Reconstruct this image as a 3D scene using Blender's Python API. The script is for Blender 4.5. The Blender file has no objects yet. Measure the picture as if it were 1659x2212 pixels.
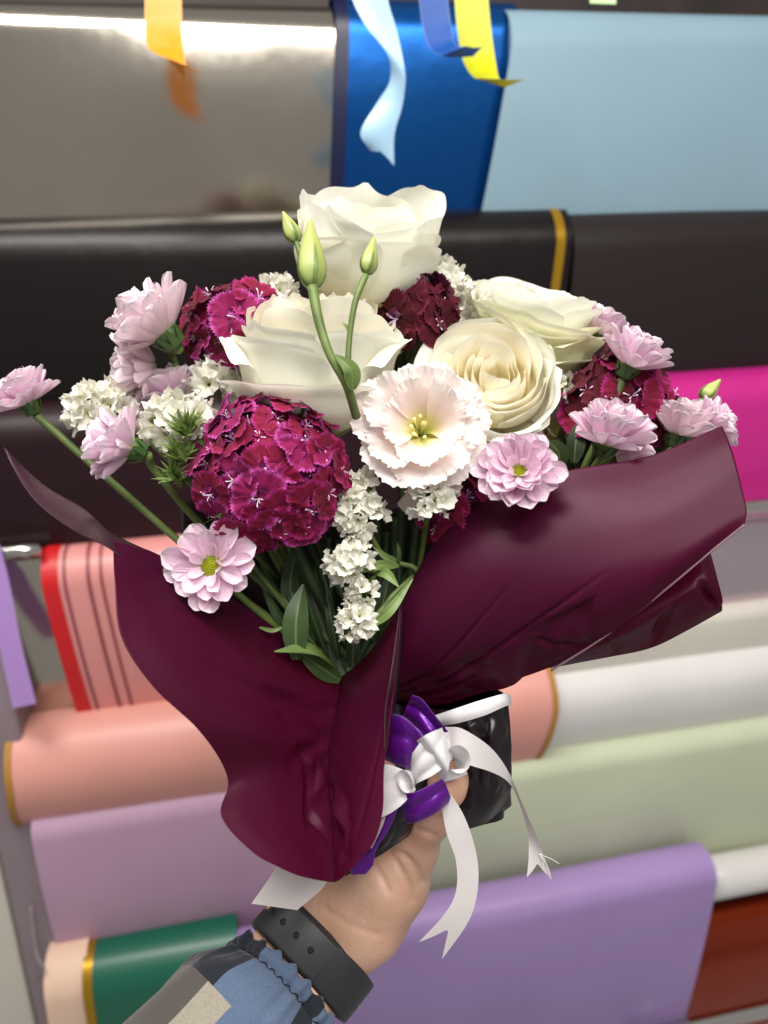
import bpy, math, random
import numpy as np
from mathutils import Vector, Matrix
random.seed(7); RNG = np.random.RandomState(7)
SC = bpy.context.scene
COL = SC.collection
pi = math.pi

# ------------------------------------------------------------------ camera
FD, CX, CY = 1597.6, 829.5, 1106.0          # focal length and centre on a 1659 x 2212 picture grid
up_c = np.array([-251., 5574., 1600.]); up_c /= np.linalg.norm(up_c)
ho_c = np.array([8970., 666., -1600.]); ho_c -= up_c * ho_c.dot(up_c); ho_c /= np.linalg.norm(ho_c)
in_c = np.cross(up_c, ho_c)
MW = np.array([ho_c, in_c, up_c])           # camera axes -> world axes
CAMP = np.array([0., 0., 1.45])
cam = bpy.data.cameras.new('camera'); camo = bpy.data.objects.new('camera', cam); COL.objects.link(camo)
cam.sensor_fit = 'VERTICAL'; cam.sensor_height = 36; cam.sensor_width = 27; cam.lens = 26
cam.clip_start = 0.02; cam.clip_end = 50
cam.dof.use_dof = True; cam.dof.focus_distance = 0.36; cam.dof.aperture_fstop = 6.5
m4 = Matrix.Identity(4)
for i in range(3):
    for j in range(3): m4[i][j] = MW[i, j]
    m4[i][3] = CAMP[i]
camo.matrix_world = m4
SC.camera = camo

# ------------------------------------------------------------------ world, lamps, exposure
w = bpy.data.worlds.new('World'); SC.world = w; w.use_nodes = True
bg = w.node_tree.nodes['Background']; bg.inputs[0].default_value = (0.95, 0.93, 0.90, 1); bg.inputs[1].default_value = 0.33
def area(name, loc, target, sx, sy, power, col):
    l = bpy.data.lights.new(name, 'AREA'); l.shape = 'RECTANGLE'; l.size = sx; l.size_y = sy; l.energy = power; l.color = col
    o = bpy.data.objects.new(name, l); COL.objects.link(o); o.location = loc
    o.rotation_euler = (Vector(target) - Vector(loc)).to_track_quat('-Z', 'Y').to_euler()
    return o
area('ceiling_lamp', (-0.20, 0.12, 2.55), (0.0, 0.35, 1.4), 1.2, 0.35, 26, (1.0, 0.97, 0.92))
area('ceiling_lamp', (0.35, -0.75, 2.5), (0.0, 0.4, 1.3), 1.2, 0.5, 19, (1.0, 0.97, 0.92))
SC.view_settings.view_transform = 'Standard'; SC.view_settings.look = 'None'
SC.view_settings.gamma = 1; SC.view_settings.exposure = 0.06; SC.view_settings.use_curve_mapping = False
SC.render.engine = 'CYCLES'
SC.cycles.max_bounces = 8; SC.cycles.transparent_max_bounces = 8

# ------------------------------------------------------------------ helpers
def P(px, py, d):
    return MW @ np.array([(px - CX) / FD * d, (CY - py) / FD * d, -d]) + CAMP
def PV(g):
    d_ = g[..., 2]; c = np.stack([(g[..., 0] - CX) / FD * d_, (CY - g[..., 1]) / FD * d_, -d_], -1)
    return c @ MW.T + CAMP
def PP(l): return [P(*q) for q in l]
def D(r, u, t):
    v = MW @ np.array([r, u, t], float); return v / np.linalg.norm(v)
def WY(px, py, Y):
    v = MW @ np.array([(px - CX) / FD, (CY - py) / FD, -1.]); return CAMP + v * ((Y - CAMP[1]) / v[1])
def lin(h):
    h = h.lstrip('#'); o = []
    for i in (0, 2, 4):
        x = int(h[i:i+2], 16) / 255
        o.append(x / 12.92 if x < .04045 else ((x + .055) / 1.055) ** 2.4)
    return tuple(o) + (1.,)
def ss(x, a, b):
    t = np.clip((np.asarray(x, float) - a) / (b - a), 0, 1); return t * t * (3 - 2 * t)
class Noise:
    def __init__(s, seed, n=7, spread=.6):
        r = np.random.RandomState(seed); k = r.normal(size=(n, 3)); k /= np.linalg.norm(k, axis=1)[:, None]
        s.k = k * r.uniform(1 - spread, 1 + spread, (n, 1)); s.p = r.uniform(0, 6.28, n); s.n = n
    def __call__(s, pts, f):
        return np.sin(np.tensordot(pts * f, s.k.T, 1) + s.p).sum(-1) / math.sqrt(s.n)
ROOTM = {}
def link(o, parent=None):
    COL.objects.link(o)
    if parent is not None: o.parent = parent
    return o
def tag(o, label, cat=None, group=None, kind=None):
    if label: o['label'] = label
    if cat: o['category'] = cat
    if group: o['group'] = group
    if kind: o['kind'] = kind
    return o
def frame(pos, axis, away=None):
    """matrix with local Z along axis, local Y away from the camera"""
    z = Vector(axis).normalized()
    a = Vector(away) if away is not None else Vector(MW @ np.array([0, 0, -1.]))
    y = a - z * a.dot(z)
    if y.length < 1e-3: y = Vector(D(0, 1, 0)) - z * Vector(D(0, 1, 0)).dot(z)
    if abs(a.normalized().dot(z)) > .75:            # facing the camera: use picture up as Y
        u = Vector(D(0, 1, 0)); y = u - z * u.dot(z)
    y.normalize(); x = y.cross(z).normalized(); y = z.cross(x)
    m = Matrix.Identity(4)
    for i in range(3): m[i][0] = x[i]; m[i][1] = y[i]; m[i][2] = z[i]; m[i][3] = pos[i]
    return m
def thing(name, label, cat, m, group=None):
    o = bpy.data.objects.new(name, None); link(o); o.empty_display_size = .01
    if not isinstance(m, Matrix): m = Matrix.Translation(Vector(m))
    o.matrix_world = m; ROOTM[o.name] = m.copy(); tag(o, label, cat, group); return o
def mesh_of(name, verts, faces, mat, uv=None, smooth=True):
    me = bpy.data.meshes.new(name); me.from_pydata([tuple(map(float, v)) for v in verts], [], [tuple(map(int, f)) for f in faces]); me.update()
    if smooth: me.polygons.foreach_set('use_smooth', [True] * len(me.polygons))
    if uv is not None:
        l = me.uv_layers.new(name='UVMap'); uv = np.asarray(uv, np.float32)
        idx = np.zeros(len(me.loops), np.int32); me.loops.foreach_get('vertex_index', idx)
        l.data.foreach_set('uv', uv[idx].ravel())
    if mat: me.materials.append(MATS[mat])
    return me
def put(name, me, parent=None, m=None, mat=None):
    o = bpy.data.objects.new(name, me); link(o, parent)
    if m is not None: o.matrix_local = m
    return o
def to_local(parent, pts):
    pts = np.asarray(pts, float)
    if parent is None: return pts
    chain = Matrix.Identity(4); p = parent
    chain = ROOTM[p.name].inverted()
    M = np.array(chain); return pts @ M[:3, :3].T + M[:3, 3]
def gridfaces(nv, nu, closed=False):
    f = []
    for i in range(nv - 1):
        for j in range(nu if closed else nu - 1):
            k = (j + 1) % nu; f.append((i * nu + j, i * nu + k, (i + 1) * nu + k, (i + 1) * nu + j))
    return f
def grid_mesh(name, g, mat, closed=False, uv=None):
    g = np.asarray(g); nv, nu = g.shape[:2]
    if uv is None:
        V, U = np.meshgrid(np.linspace(0, 1, nv), np.linspace(0, 1, nu), indexing='ij'); uv = np.stack([U, V], -1)
    return mesh_of(name, g.reshape(-1, 3), gridfaces(nv, nu, closed), mat, uv.reshape(-1, 2))
def grid_obj(name, g, mat, parent=None, closed=False, world=True, thick=0):
    g = np.asarray(g)
    if world and parent is not None: g = to_local(parent, g.reshape(-1, 3)).reshape(g.shape)
    o = put(name, grid_mesh(name, g, mat, closed), parent)
    if thick:
        md = o.modifiers.new('solid', 'SOLIDIFY'); md.thickness = thick; md.offset = 0
    return o
def catmull(pts, n):
    """pts (k, ...) -> (n, ...)"""
    p = np.asarray(pts, float); k = len(p)
    if k == 2:
        t = np.linspace(0, 1, n).reshape((-1,) + (1,) * (p.ndim - 1)); return p[0] * (1 - t) + p[1] * t
    e = np.concatenate([[2 * p[0] - p[1]], p, [2 * p[-1] - p[-2]]])
    out = []
    for x in np.linspace(0, k - 1, n):
        i = min(int(x), k - 2); t = x - i; a, b, c, d = e[i:i + 4]
        out.append(.5 * (2 * b + (c - a) * t + (2 * a - 5 * b + 4 * c - d) * t * t + (3 * b - a - 3 * c + d) * t ** 3))
    return np.array(out)
def patch(ctrl, nv, nu):
    """control rows of (px, py, depth) -> world grid"""
    rows = [catmull(r, nu) for r in ctrl]
    g = catmull(np.array(rows), nv)
    return PV(g)
def gnormals(g):
    a = np.gradient(g, axis=0); b = np.gradient(g, axis=1); n = np.cross(b, a)
    return n / (np.linalg.norm(n, axis=-1, keepdims=True) + 1e-12)
def tube(name, pts, r, mat, parent=None, n=None, seg=8, world=True, caps=True):
    p = catmull(pts, n or max(6, len(pts) * 5)); k = len(p)
    rr = np.interp(np.linspace(0, 1, k), np.linspace(0, 1, len(r)), r) if hasattr(r, '__len__') else np.full(k, r)
    tg = np.gradient(p, axis=0); tg /= np.linalg.norm(tg, axis=1)[:, None] + 1e-12
    ref = np.array([.3, .9, .2]); g = np.zeros((k, seg, 3))
    for i in range(k):
        a = np.cross(tg[i], ref); a /= np.linalg.norm(a) + 1e-9; b = np.cross(tg[i], a)
        for j in range(seg):
            t = 2 * pi * j / seg; g[i, j] = p[i] + rr[i] * (a * math.cos(t) + b * math.sin(t))
    if world: g = to_local(parent, g.reshape(-1, 3)).reshape(g.shape)
    v = g.reshape(-1, 3); f = gridfaces(k, seg, True)
    if caps: f += [tuple(range(seg))[::-1], tuple(range((k - 1) * seg, k * seg))]
    uv = np.array([[j / seg, i / (k - 1)] for i in range(k) for j in range(seg)])
    return put(name, mesh_of(name, v, f, mat, uv), parent)
def lathe_pts(prof, seg, wob=None):
    v = []
    for (r, z) in prof:
        for j in range(seg):
            t = 2 * pi * j / seg; v.append((r * math.cos(t), r * math.sin(t), z))
    return np.array(v).reshape(len(prof), seg, 3)

# ------------------------------------------------------------------ materials
MATS = {}
def M(name):
    m = bpy.data.materials.new(name); m.use_nodes = True; MATS[name] = m
    nt = m.node_tree; b = nt.nodes['Principled BSDF']; return m, nt, b
def nd(nt, t, **k):
    n = nt.nodes.new(t)
    for a, v in k.items(): setattr(n, a, v)
    return n
def noise_col(nt, c1, c2, scale, detail=4, coord='Object', lo=.35, hi=.65, stretch=None):
    tc = nd(nt, 'ShaderNodeTexCoord'); n = nd(nt, 'ShaderNodeTexNoise'); n.inputs['Scale'].default_value = scale; n.inputs['Detail'].default_value = detail
    src = tc.outputs[coord]
    if stretch:
        mp = nd(nt, 'ShaderNodeMapping'); mp.inputs['Scale'].default_value = stretch; nt.links.new(src, mp.inputs[0]); src = mp.outputs[0]
    nt.links.new(src, n.inputs['Vector'])
    r = nd(nt, 'ShaderNodeValToRGB'); r.color_ramp.elements[0].position = lo; r.color_ramp.elements[1].position = hi
    r.color_ramp.elements[0].color = c1; r.color_ramp.elements[1].color = c2
    nt.links.new(n.outputs['Fac'], r.inputs[0]); return r.outputs[0], n.outputs['Fac']
def bump(nt, b, scale, strength, dist=.001, coord='Object', detail=4, stretch=None):
    tc = nd(nt, 'ShaderNodeTexCoord'); n = nd(nt, 'ShaderNodeTexNoise'); n.inputs['Scale'].default_value = scale; n.inputs['Detail'].default_value = detail
    src = tc.outputs[coord]
    if stretch:
        mp = nd(nt, 'ShaderNodeMapping'); mp.inputs['Scale'].default_value = stretch; nt.links.new(src, mp.inputs[0]); src = mp.outputs[0]
    nt.links.new(src, n.inputs['Vector'])
    bp = nd(nt, 'ShaderNodeBump'); bp.inputs['Strength'].default_value = strength; bp.inputs['Distance'].default_value = dist
    nt.links.new(n.outputs['Fac'], bp.inputs['Height']); nt.links.new(bp.outputs[0], b.inputs['Normal']); return bp
def simple(name, c, rough=.5, metal=0., spec=.5, var=.12, scale=30, bmp=None, transl=0., tcol=None, sheen=0, stretch=None, coat=0, aniso=0):
    m, nt, b = M(name); c = lin(c) if isinstance(c, str) else c
    c2 = tuple(min(1, x * (1 + var)) for x in c[:3]) + (1,); c1 = tuple(x * (1 - var) for x in c[:3]) + (1,)
    o, _ = noise_col(nt, c1, c2, scale, stretch=stretch); nt.links.new(o, b.inputs['Base Color'])
    b.inputs['Roughness'].default_value = rough; b.inputs['Metallic'].default_value = metal; b.inputs['Specular IOR Level'].default_value = spec
    if sheen: b.inputs['Sheen Weight'].default_value = sheen
    if coat: b.inputs['Coat Weight'].default_value = coat; b.inputs['Coat Roughness'].default_value = .15
    if aniso: b.inputs['Anisotropic'].default_value = aniso
    if bmp: bump(nt, b, *bmp, stretch=stretch)
    if transl: translucent(nt, b, transl, (lin(tcol) if tcol else c))
    return m
def translucent(nt, b, fac, col=None, colsock=None):
    t = nd(nt, 'ShaderNodeBsdfTranslucent')
    if colsock is not None: nt.links.new(colsock, t.inputs[0])
    else: t.inputs[0].default_value = col
    mx = nd(nt, 'ShaderNodeMixShader'); mx.inputs[0].default_value = fac
    nt.links.new(b.outputs[0], mx.inputs[1]); nt.links.new(t.outputs[0], mx.inputs[2])
    nt.links.new(mx.outputs[0], nt.nodes['Material Output'].inputs[0])
def ramp(nt, src, stops):
    r = nd(nt, 'ShaderNodeValToRGB'); e = r.color_ramp.elements
    while len(e) < len(stops): e.new(.5)
    for k, (p, c) in enumerate(stops): e[k].position = p; e[k].color = lin(c) if isinstance(c, str) else c
    nt.links.new(src, r.inputs[0]); return r.outputs[0]
def uvs(nt):
    tc = nd(nt, 'ShaderNodeTexCoord'); s = nd(nt, 'ShaderNodeSeparateXYZ'); nt.links.new(tc.outputs['UV'], s.inputs[0]); return tc, s
def mathn(nt, op, a, b=None, c=None):
    n = nd(nt, 'ShaderNodeMath', operation=op)
    for k, x in enumerate((a, b, c)):
        if x is None: continue
        if isinstance(x, (int, float)): n.inputs[k].default_value = x
        else: nt.links.new(x, n.inputs[k])
    return n.outputs[0]
def mixc(nt, fac, a, b, mode='MIX'):
    n = nd(nt, 'ShaderNodeMix', data_type='RGBA', blend_type=mode)
    for s, x in ((0, fac), (6, a), (7, b)):
        if isinstance(x, (int, float)): n.inputs[s].default_value = x
        elif isinstance(x, (tuple, str)): n.inputs[s].default_value = lin(x) if isinstance(x, str) else x
        else: nt.links.new(x, n.inputs[s])
    return n.outputs[2]
def petal_mat(name, stops, rough=.55, transl=.3, vein=60, veinamt=.08, bmp=.25, veincol=None, spec=.3):
    m, nt, b = M(name); tc, s = uvs(nt)
    col = ramp(nt, s.outputs[1], stops)
    mp = nd(nt, 'ShaderNodeMapping'); mp.inputs['Scale'].default_value = (vein, 3, 1); nt.links.new(tc.outputs['UV'], mp.inputs[0])
    n = nd(nt, 'ShaderNodeTexNoise'); n.inputs['Scale'].default_value = 1; n.inputs['Detail'].default_value = 3; nt.links.new(mp.outputs[0], n.inputs['Vector'])
    if veincol:
        f = mathn(nt, 'MULTIPLY', mathn(nt, 'SUBTRACT', n.outputs[0], .35), 2.2); f = mathn(nt, 'MAXIMUM', mathn(nt, 'MINIMUM', f, 1.), 0.); f = mathn(nt, 'MULTIPLY', f, veinamt)
        col = mixc(nt, f, col, veincol)
    else:
        n2 = nd(nt, 'ShaderNodeTexNoise'); n2.inputs['Scale'].default_value = 70; nt.links.new(tc.outputs['Object'], n2.inputs['Vector'])
        f = mathn(nt, 'ADD', mathn(nt, 'MULTIPLY', n.outputs[0], veinamt), mathn(nt, 'MULTIPLY', n2.outputs[0], veinamt))
        col = mixc(nt, f, col, (0.0, 0.0, 0.0, 1)) if False else mixc(nt, mathn(nt, 'MULTIPLY', f, .7), col, stops[0][1])
    nt.links.new(col, b.inputs['Base Color']); b.inputs['Roughness'].default_value = rough; b.inputs['Specular IOR Level'].default_value = spec
    bp = nd(nt, 'ShaderNodeBump'); bp.inputs['Strength'].default_value = bmp; bp.inputs['Distance'].default_value = .0006
    nt.links.new(n.outputs[0], bp.inputs['Height']); nt.links.new(bp.outputs[0], b.inputs['Normal'])
    translucent(nt, b, transl, colsock=col); return m
petal_mat('rose_petal', [(0, '#dfe3ae'), (.3, '#f5f3e0'), (.7, '#faf9ee'), (1, '#fbfaf2')], transl=.33, vein=26, veinamt=.10)
petal_mat('rose_petal_warm', [(0, '#f0d888'), (.4, '#f8ecc0'), (.78, '#fbf6e4'), (1, '#fcfaf0')], transl=.3, vein=26, veinamt=.10)
petal_mat('rose_petal_lime', [(0, '#ccd692'), (.35, '#e0e2b4'), (.75, '#edebce'), (1, '#f3f0dc')], transl=.3, vein=26, veinamt=.12)
petal_mat('lisianthus_petal', [(0, '#d6da66'), (.22, '#f0e8a0'), (.42, '#f5e2d8'), (.7, '#f5e6e3'), (1, '#f8f0ee')], transl=.26, vein=30, veinamt=.03, bmp=.12)
petal_mat('chrysanthemum_petal', [(0, '#efe2c0'), (.12, '#f1dfe6'), (.55, '#eecfe0'), (.86, '#f3dbe8'), (1, '#fbf2f6')], transl=.3, vein=7, veinamt=.28, veincol='#c98fc2', bmp=.5)
petal_mat('chrysanthemum_petal_pale', [(0, '#f2e6cc'), (.12, '#f3e2e6'), (.55, '#f1d8e2'), (.86, '#f4e0e8'), (1, '#faf0f4')], transl=.3, vein=7, veinamt=.22, veincol='#d8a8c4', bmp=.5)
petal_mat('statice_petal', [(0, '#d8d58e'), (.25, '#e8e5cf'), (.6, '#f2f0e6'), (1, '#f6f4ee')], transl=.3, vein=20, veinamt=.12, bmp=.6)
def sweet_mat(name, core, mid, edge, back):
    m, nt, b = M(name); tc, s = uvs(nt)
    mp = nd(nt, 'ShaderNodeMapping'); mp.inputs['Scale'].default_value = (22, 1.6, 1); nt.links.new(tc.outputs['UV'], mp.inputs[0])
    n = nd(nt, 'ShaderNodeTexNoise'); n.inputs['Scale'].default_value = 1; n.inputs['Detail'].default_value = 3; nt.links.new(mp.outputs[0], n.inputs['Vector'])
    v = mathn(nt, 'ADD', s.outputs[1], mathn(nt, 'MULTIPLY', mathn(nt, 'SUBTRACT', n.outputs[0], .5), .34))
    front = ramp(nt, v, [(.06, '#efcbe6'), (.17, '#cf62ba'), (.30, core), (.62, mid), (.86, mid), (.99, edge)])
    n2 = nd(nt, 'ShaderNodeTexNoise'); n2.inputs['Scale'].default_value = 260; n2.inputs['Detail'].default_value = 2; nt.links.new(tc.outputs['Object'], n2.inputs['Vector'])
    sp = mathn(nt, 'GREATER_THAN', n2.outputs[0], .70)
    front = mixc(nt, mathn(nt, 'MULTIPLY', sp, .55), front, '#d9a0c0')
    g = nd(nt, 'ShaderNodeNewGeometry')
    col = mixc(nt, g.outputs['Backfacing'], front, back)
    nt.links.new(col, b.inputs['Base Color']); b.inputs['Roughness'].default_value = .75; b.inputs['Sheen Weight'].default_value = .06
    b.inputs['Specular IOR Level'].default_value = .25
    bp = nd(nt, 'ShaderNodeBump'); bp.inputs['Strength'].default_value = .5; bp.inputs['Distance'].default_value = .0006
    nt.links.new(n.outputs[0], bp.inputs['Height']); nt.links.new(bp.outputs[0], b.inputs['Normal'])
    translucent(nt, b, .15, colsock=col)
sweet_mat('sweet_petal', '#78073a', '#7e0733', '#a82470', '#8e2c72')
sweet_mat('sweet_petal_bright', '#840c52', '#860c4c', '#b84a9c', '#ac54a2')
sweet_mat('sweet_petal_dark', '#4c081c', '#54081a', '#681032', '#621c42')
simple('stem_green', '#64763c', .5, var=.25, scale=60, transl=.05)
simple('stem_dark', '#2f4424', .5, var=.3, scale=60)
simple('leaf_green', '#425a33', .42, var=.25, scale=40, bmp=(120, .3, .0008), transl=.2, tcol='#6f8c40')
simple('leaf_bright', '#70894a', .45, var=.2, scale=50, bmp=(150, .3, .0006), transl=.25, tcol='#93a850')
simple('leaf_dark', '#2c4224', .5, var=.25, scale=40, bmp=(120, .3, .0008), transl=.1)
for nm in ('leaf_green', 'leaf_bright', 'leaf_dark'):
    nt = MATS[nm].node_tree; b = nt.nodes['Principled BSDF']; tc, sx = uvs(nt)
    au = mathn(nt, 'ABSOLUTE', mathn(nt, 'SUBTRACT', sx.outputs[0], .5)); rib = mathn(nt, 'LESS_THAN', au, .035)
    wv = mathn(nt, 'SINE', mathn(nt, 'MULTIPLY', mathn(nt, 'SUBTRACT', sx.outputs[1], mathn(nt, 'MULTIPLY', au, .5)), 90.)); vn = mathn(nt, 'GREATER_THAN', wv, .9)
    fac = mathn(nt, 'MAXIMUM', mathn(nt, 'MULTIPLY', rib, .4), mathn(nt, 'MULTIPLY', vn, .14))
    src = b.inputs['Base Color'].links[0].from_socket; nt.links.new(mixc(nt, fac, src, '#a8b878'), b.inputs['Base Color'])
simple('calyx_green', '#3f5a2c', .5, var=.3, scale=120)
simple('bract_green', '#748a48', .5, var=.3, scale=120, transl=.2)
simple('statice_stem', '#64783e', .5, var=.25, scale=120, transl=.1)
simple('stamen_yellow', '#ece4a0', .5, var=.1, scale=200)
simple('stamen_white', '#ecd2ea', .5, var=.1, scale=200)
simple('disc_yellow', '#a3ac1c', .6, var=.3, scale=220)
def bud_mat():
    m, nt, b = M('bud_green'); tc, s = uvs(nt)
    col = ramp(nt, s.outputs[1], [(0, '#75904c'), (.3, '#a9b568'), (.75, '#bec476'), (1, '#c9c070')])
    mp = nd(nt, 'ShaderNodeMapping'); mp.inputs['Scale'].default_value = (14, 1, 1); nt.links.new(tc.outputs['UV'], mp.inputs[0])
    n = nd(nt, 'ShaderNodeTexNoise'); n.inputs['Scale'].default_value = 1; nt.links.new(mp.outputs[0], n.inputs['Vector'])
    col = mixc(nt, mathn(nt, 'MULTIPLY', n.outputs[0], .35), col, '#7f9a4c')
    nt.links.new(col, b.inputs['Base Color']); b.inputs['Roughness'].default_value = .42; translucent(nt, b, .12, colsock=col)
bud_mat()
def film_mat(name, base, tcol, rough, fac, spec=.5):
    m, nt, b = M(name)
    o, f = noise_col(nt, tuple(x * .85 for x in lin(base)[:3]) + (1,), tuple(x * 1.12 for x in lin(base)[:3]) + (1,), 9, 5)
    nt.links.new(o, b.inputs['Base Color']); b.inputs['Roughness'].default_value = rough; b.inputs['Specular IOR Level'].default_value = spec
    tc = nd(nt, 'ShaderNodeTexCoord'); n = nd(nt, 'ShaderNodeTexNoise'); n.inputs['Scale'].default_value = 26; n.inputs['Detail'].default_value = 3; n.inputs['Roughness'].default_value = .4
    nt.links.new(tc.outputs['Object'], n.inputs['Vector'])
    bp = nd(nt, 'ShaderNodeBump'); bp.inputs['Strength'].default_value = .03; bp.inputs['Distance'].default_value = .003
    nt.links.new(n.outputs['Fac'], bp.inputs['Height']); nt.links.new(bp.outputs[0], b.inputs['Normal'])
    translucent(nt, b, fac, lin(tcol)); return m
film_mat('wine_film', '#470f2e', '#c8124c', .36, .42, .28); MATS['wine_film'].node_tree.nodes['Principled BSDF'].inputs['Specular Tint'].default_value = (1, .72, .86, 1)
film_mat('highlight_film', '#8a6a72', '#6a4050', .35, .2)  # paler film colour, a painted highlight for the folded edge
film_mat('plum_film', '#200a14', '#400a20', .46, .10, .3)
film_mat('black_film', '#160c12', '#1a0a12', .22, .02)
film_mat('mauve_film', '#40222f', '#5a2a3c', .40, .3)
def satin(name, c, rough=.34, rib=500):
    m, nt, b = M(name); b.inputs['Base Color'].default_value = lin(c); b.inputs['Roughness'].default_value = rough
    b.inputs['Anisotropic'].default_value = .6; b.inputs['Sheen Weight'].default_value = .0; b.inputs['Specular IOR Level'].default_value = .6
    tc, s = uvs(nt); wv = nd(nt, 'ShaderNodeTexWave'); wv.inputs['Scale'].default_value = 30; wv.bands_direction = 'Y'
    nt.links.new(tc.outputs['UV'], wv.inputs['Vector'])
    n = nd(nt, 'ShaderNodeTexNoise'); n.inputs['Scale'].default_value = rib; nt.links.new(tc.outputs['Object'], n.inputs['Vector'])
    bp = nd(nt, 'ShaderNodeBump'); bp.inputs['Strength'].default_value = .12; bp.inputs['Distance'].default_value = .0004
    nt.links.new(n.outputs[0], bp.inputs['Height']); nt.links.new(bp.outputs[0], b.inputs['Normal'])
    au = mathn(nt, 'GREATER_THAN', mathn(nt, 'ABSOLUTE', mathn(nt, 'SUBTRACT', s.outputs[0], .5)), .46)
    nt.links.new(mixc(nt, mathn(nt, 'MULTIPLY', au, .08), lin(c), '#ffffff'), b.inputs['Base Color'])
    translucent(nt, b, .15, lin(c)); return m
satin('satin_white', '#e6e4e6', .33); satin('satin_purple', '#62158c', .3); MATS['satin_purple'].node_tree.nodes['Principled BSDF'].inputs['Metallic'].default_value = .35; satin('satin_orange', '#f39a1e', .5)
satin('satin_sky', '#a9cfea', .35); satin('satin_royal', '#0a4a9c', .6); satin('satin_lime', '#c6c616', .5); satin('satin_lilac', '#a884c6', .4)
satin('satin_mint', '#b9d9a0', .45); satin('satin_gold', '#b8923c', .35)
satin('satin_sheer', '#dcd6d6', .36)

# ------------------------------------------------------------------ setting: back board
def slab(name, x0, x1, y0, y1, z0, z1, mat, parent=None, bev=.004):
    v = [(x, y, z) for x in (x0, x1) for y in (y0, y1) for z in (z0, z1)]
    f = [(0, 1, 3, 2), (4, 6, 7, 5), (0, 4, 5, 1), (2, 3, 7, 6), (0, 2, 6, 4), (1, 5, 7, 3)]
    if parent is not None: v = to_local(parent, v)
    o = put(name, mesh_of(name, v, f, mat, smooth=False), parent)
    if bev: md = o.modifiers.new('bevel', 'BEVEL'); md.width = bev; md.segments = 2
    return o
simple('board_dark', '#2a1d1a', .6, var=.4, scale=14)
simple('post_paint', '#8a7a80', .5, var=.06, scale=12)
simple('post_cream', '#c9c4b8', .5, var=.04, scale=12)
wall = slab('wall', -1.6, 1.9, 1.16, 1.2, -.2, 2.6, 'board_dark'); tag(wall, None, kind='structure')

# ------------------------------------------------------------------ background rolls
def foil(name, c, rough, metal, spec=.5, var=.05, bmp=None, transl=0):
    return simple(name, c, rough, metal, spec, var, 6, bmp=bmp, stretch=(1, 1, 1), transl=transl)
foil('silver_foil', '#c0b8ac', .15, 1., bmp=(4, .12, .02))
foil('silver_rod', '#cfcac6', .18, 1.)
foil('blue_foil', '#0a5098', .26, .75, bmp=(6, .15, .02))
foil('lightblue_sheet', '#87a3b2', .42, .0, var=.03)
foil('black_sheet', '#120c0c', .36, 0, .3, bmp=(7, .3, .01))
foil('plum_sheet', '#220c13', .42, 0, .3, bmp=(5, .2, .01))
foil('brown_sheet', '#231b1b', .48, 0, .3)
foil('magenta_foil', '#d42a90', .36, .25)
foil('mauve_foil', '#c9b8c0', .25, .8, bmp=(4, .15, .02))
foil('cream_sheet', '#d0cabf', .4, 0)
foil('white_sheet', '#dcd8d6', .35, 0)
foil('palegreen_sheet', '#c3caae', .45, 0, var=.05)
foil('salmon_sheet', '#dc9a8e', .42, 0)
foil('coral_sheet', '#d48c88', .4, 0)
foil('red_edge', '#c4181e', .4, 0)
foil('mauve_sheet', '#bc97b2', .45, 0, var=.05)
foil('green_sheet', '#12624c', .34, 0)
foil('lavender_sheet', '#a186bc', .42, 0, var=.04)
foil('copper_foil', '#9a3008', .3, .7, bmp=(5, .2, .02))
foil('peach_sheet', '#e6c4ac', .5, 0, var=.06)
foil('gold_edge', '#b0861f', .3, .6)
foil('card_core', '#a9772f', .6, 0)
foil('navy_edge', '#0b0f3a', .35, 0)
foil('stripe_dark', '#8a4048', .45, 0)
ROLL_N = [0]
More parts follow.
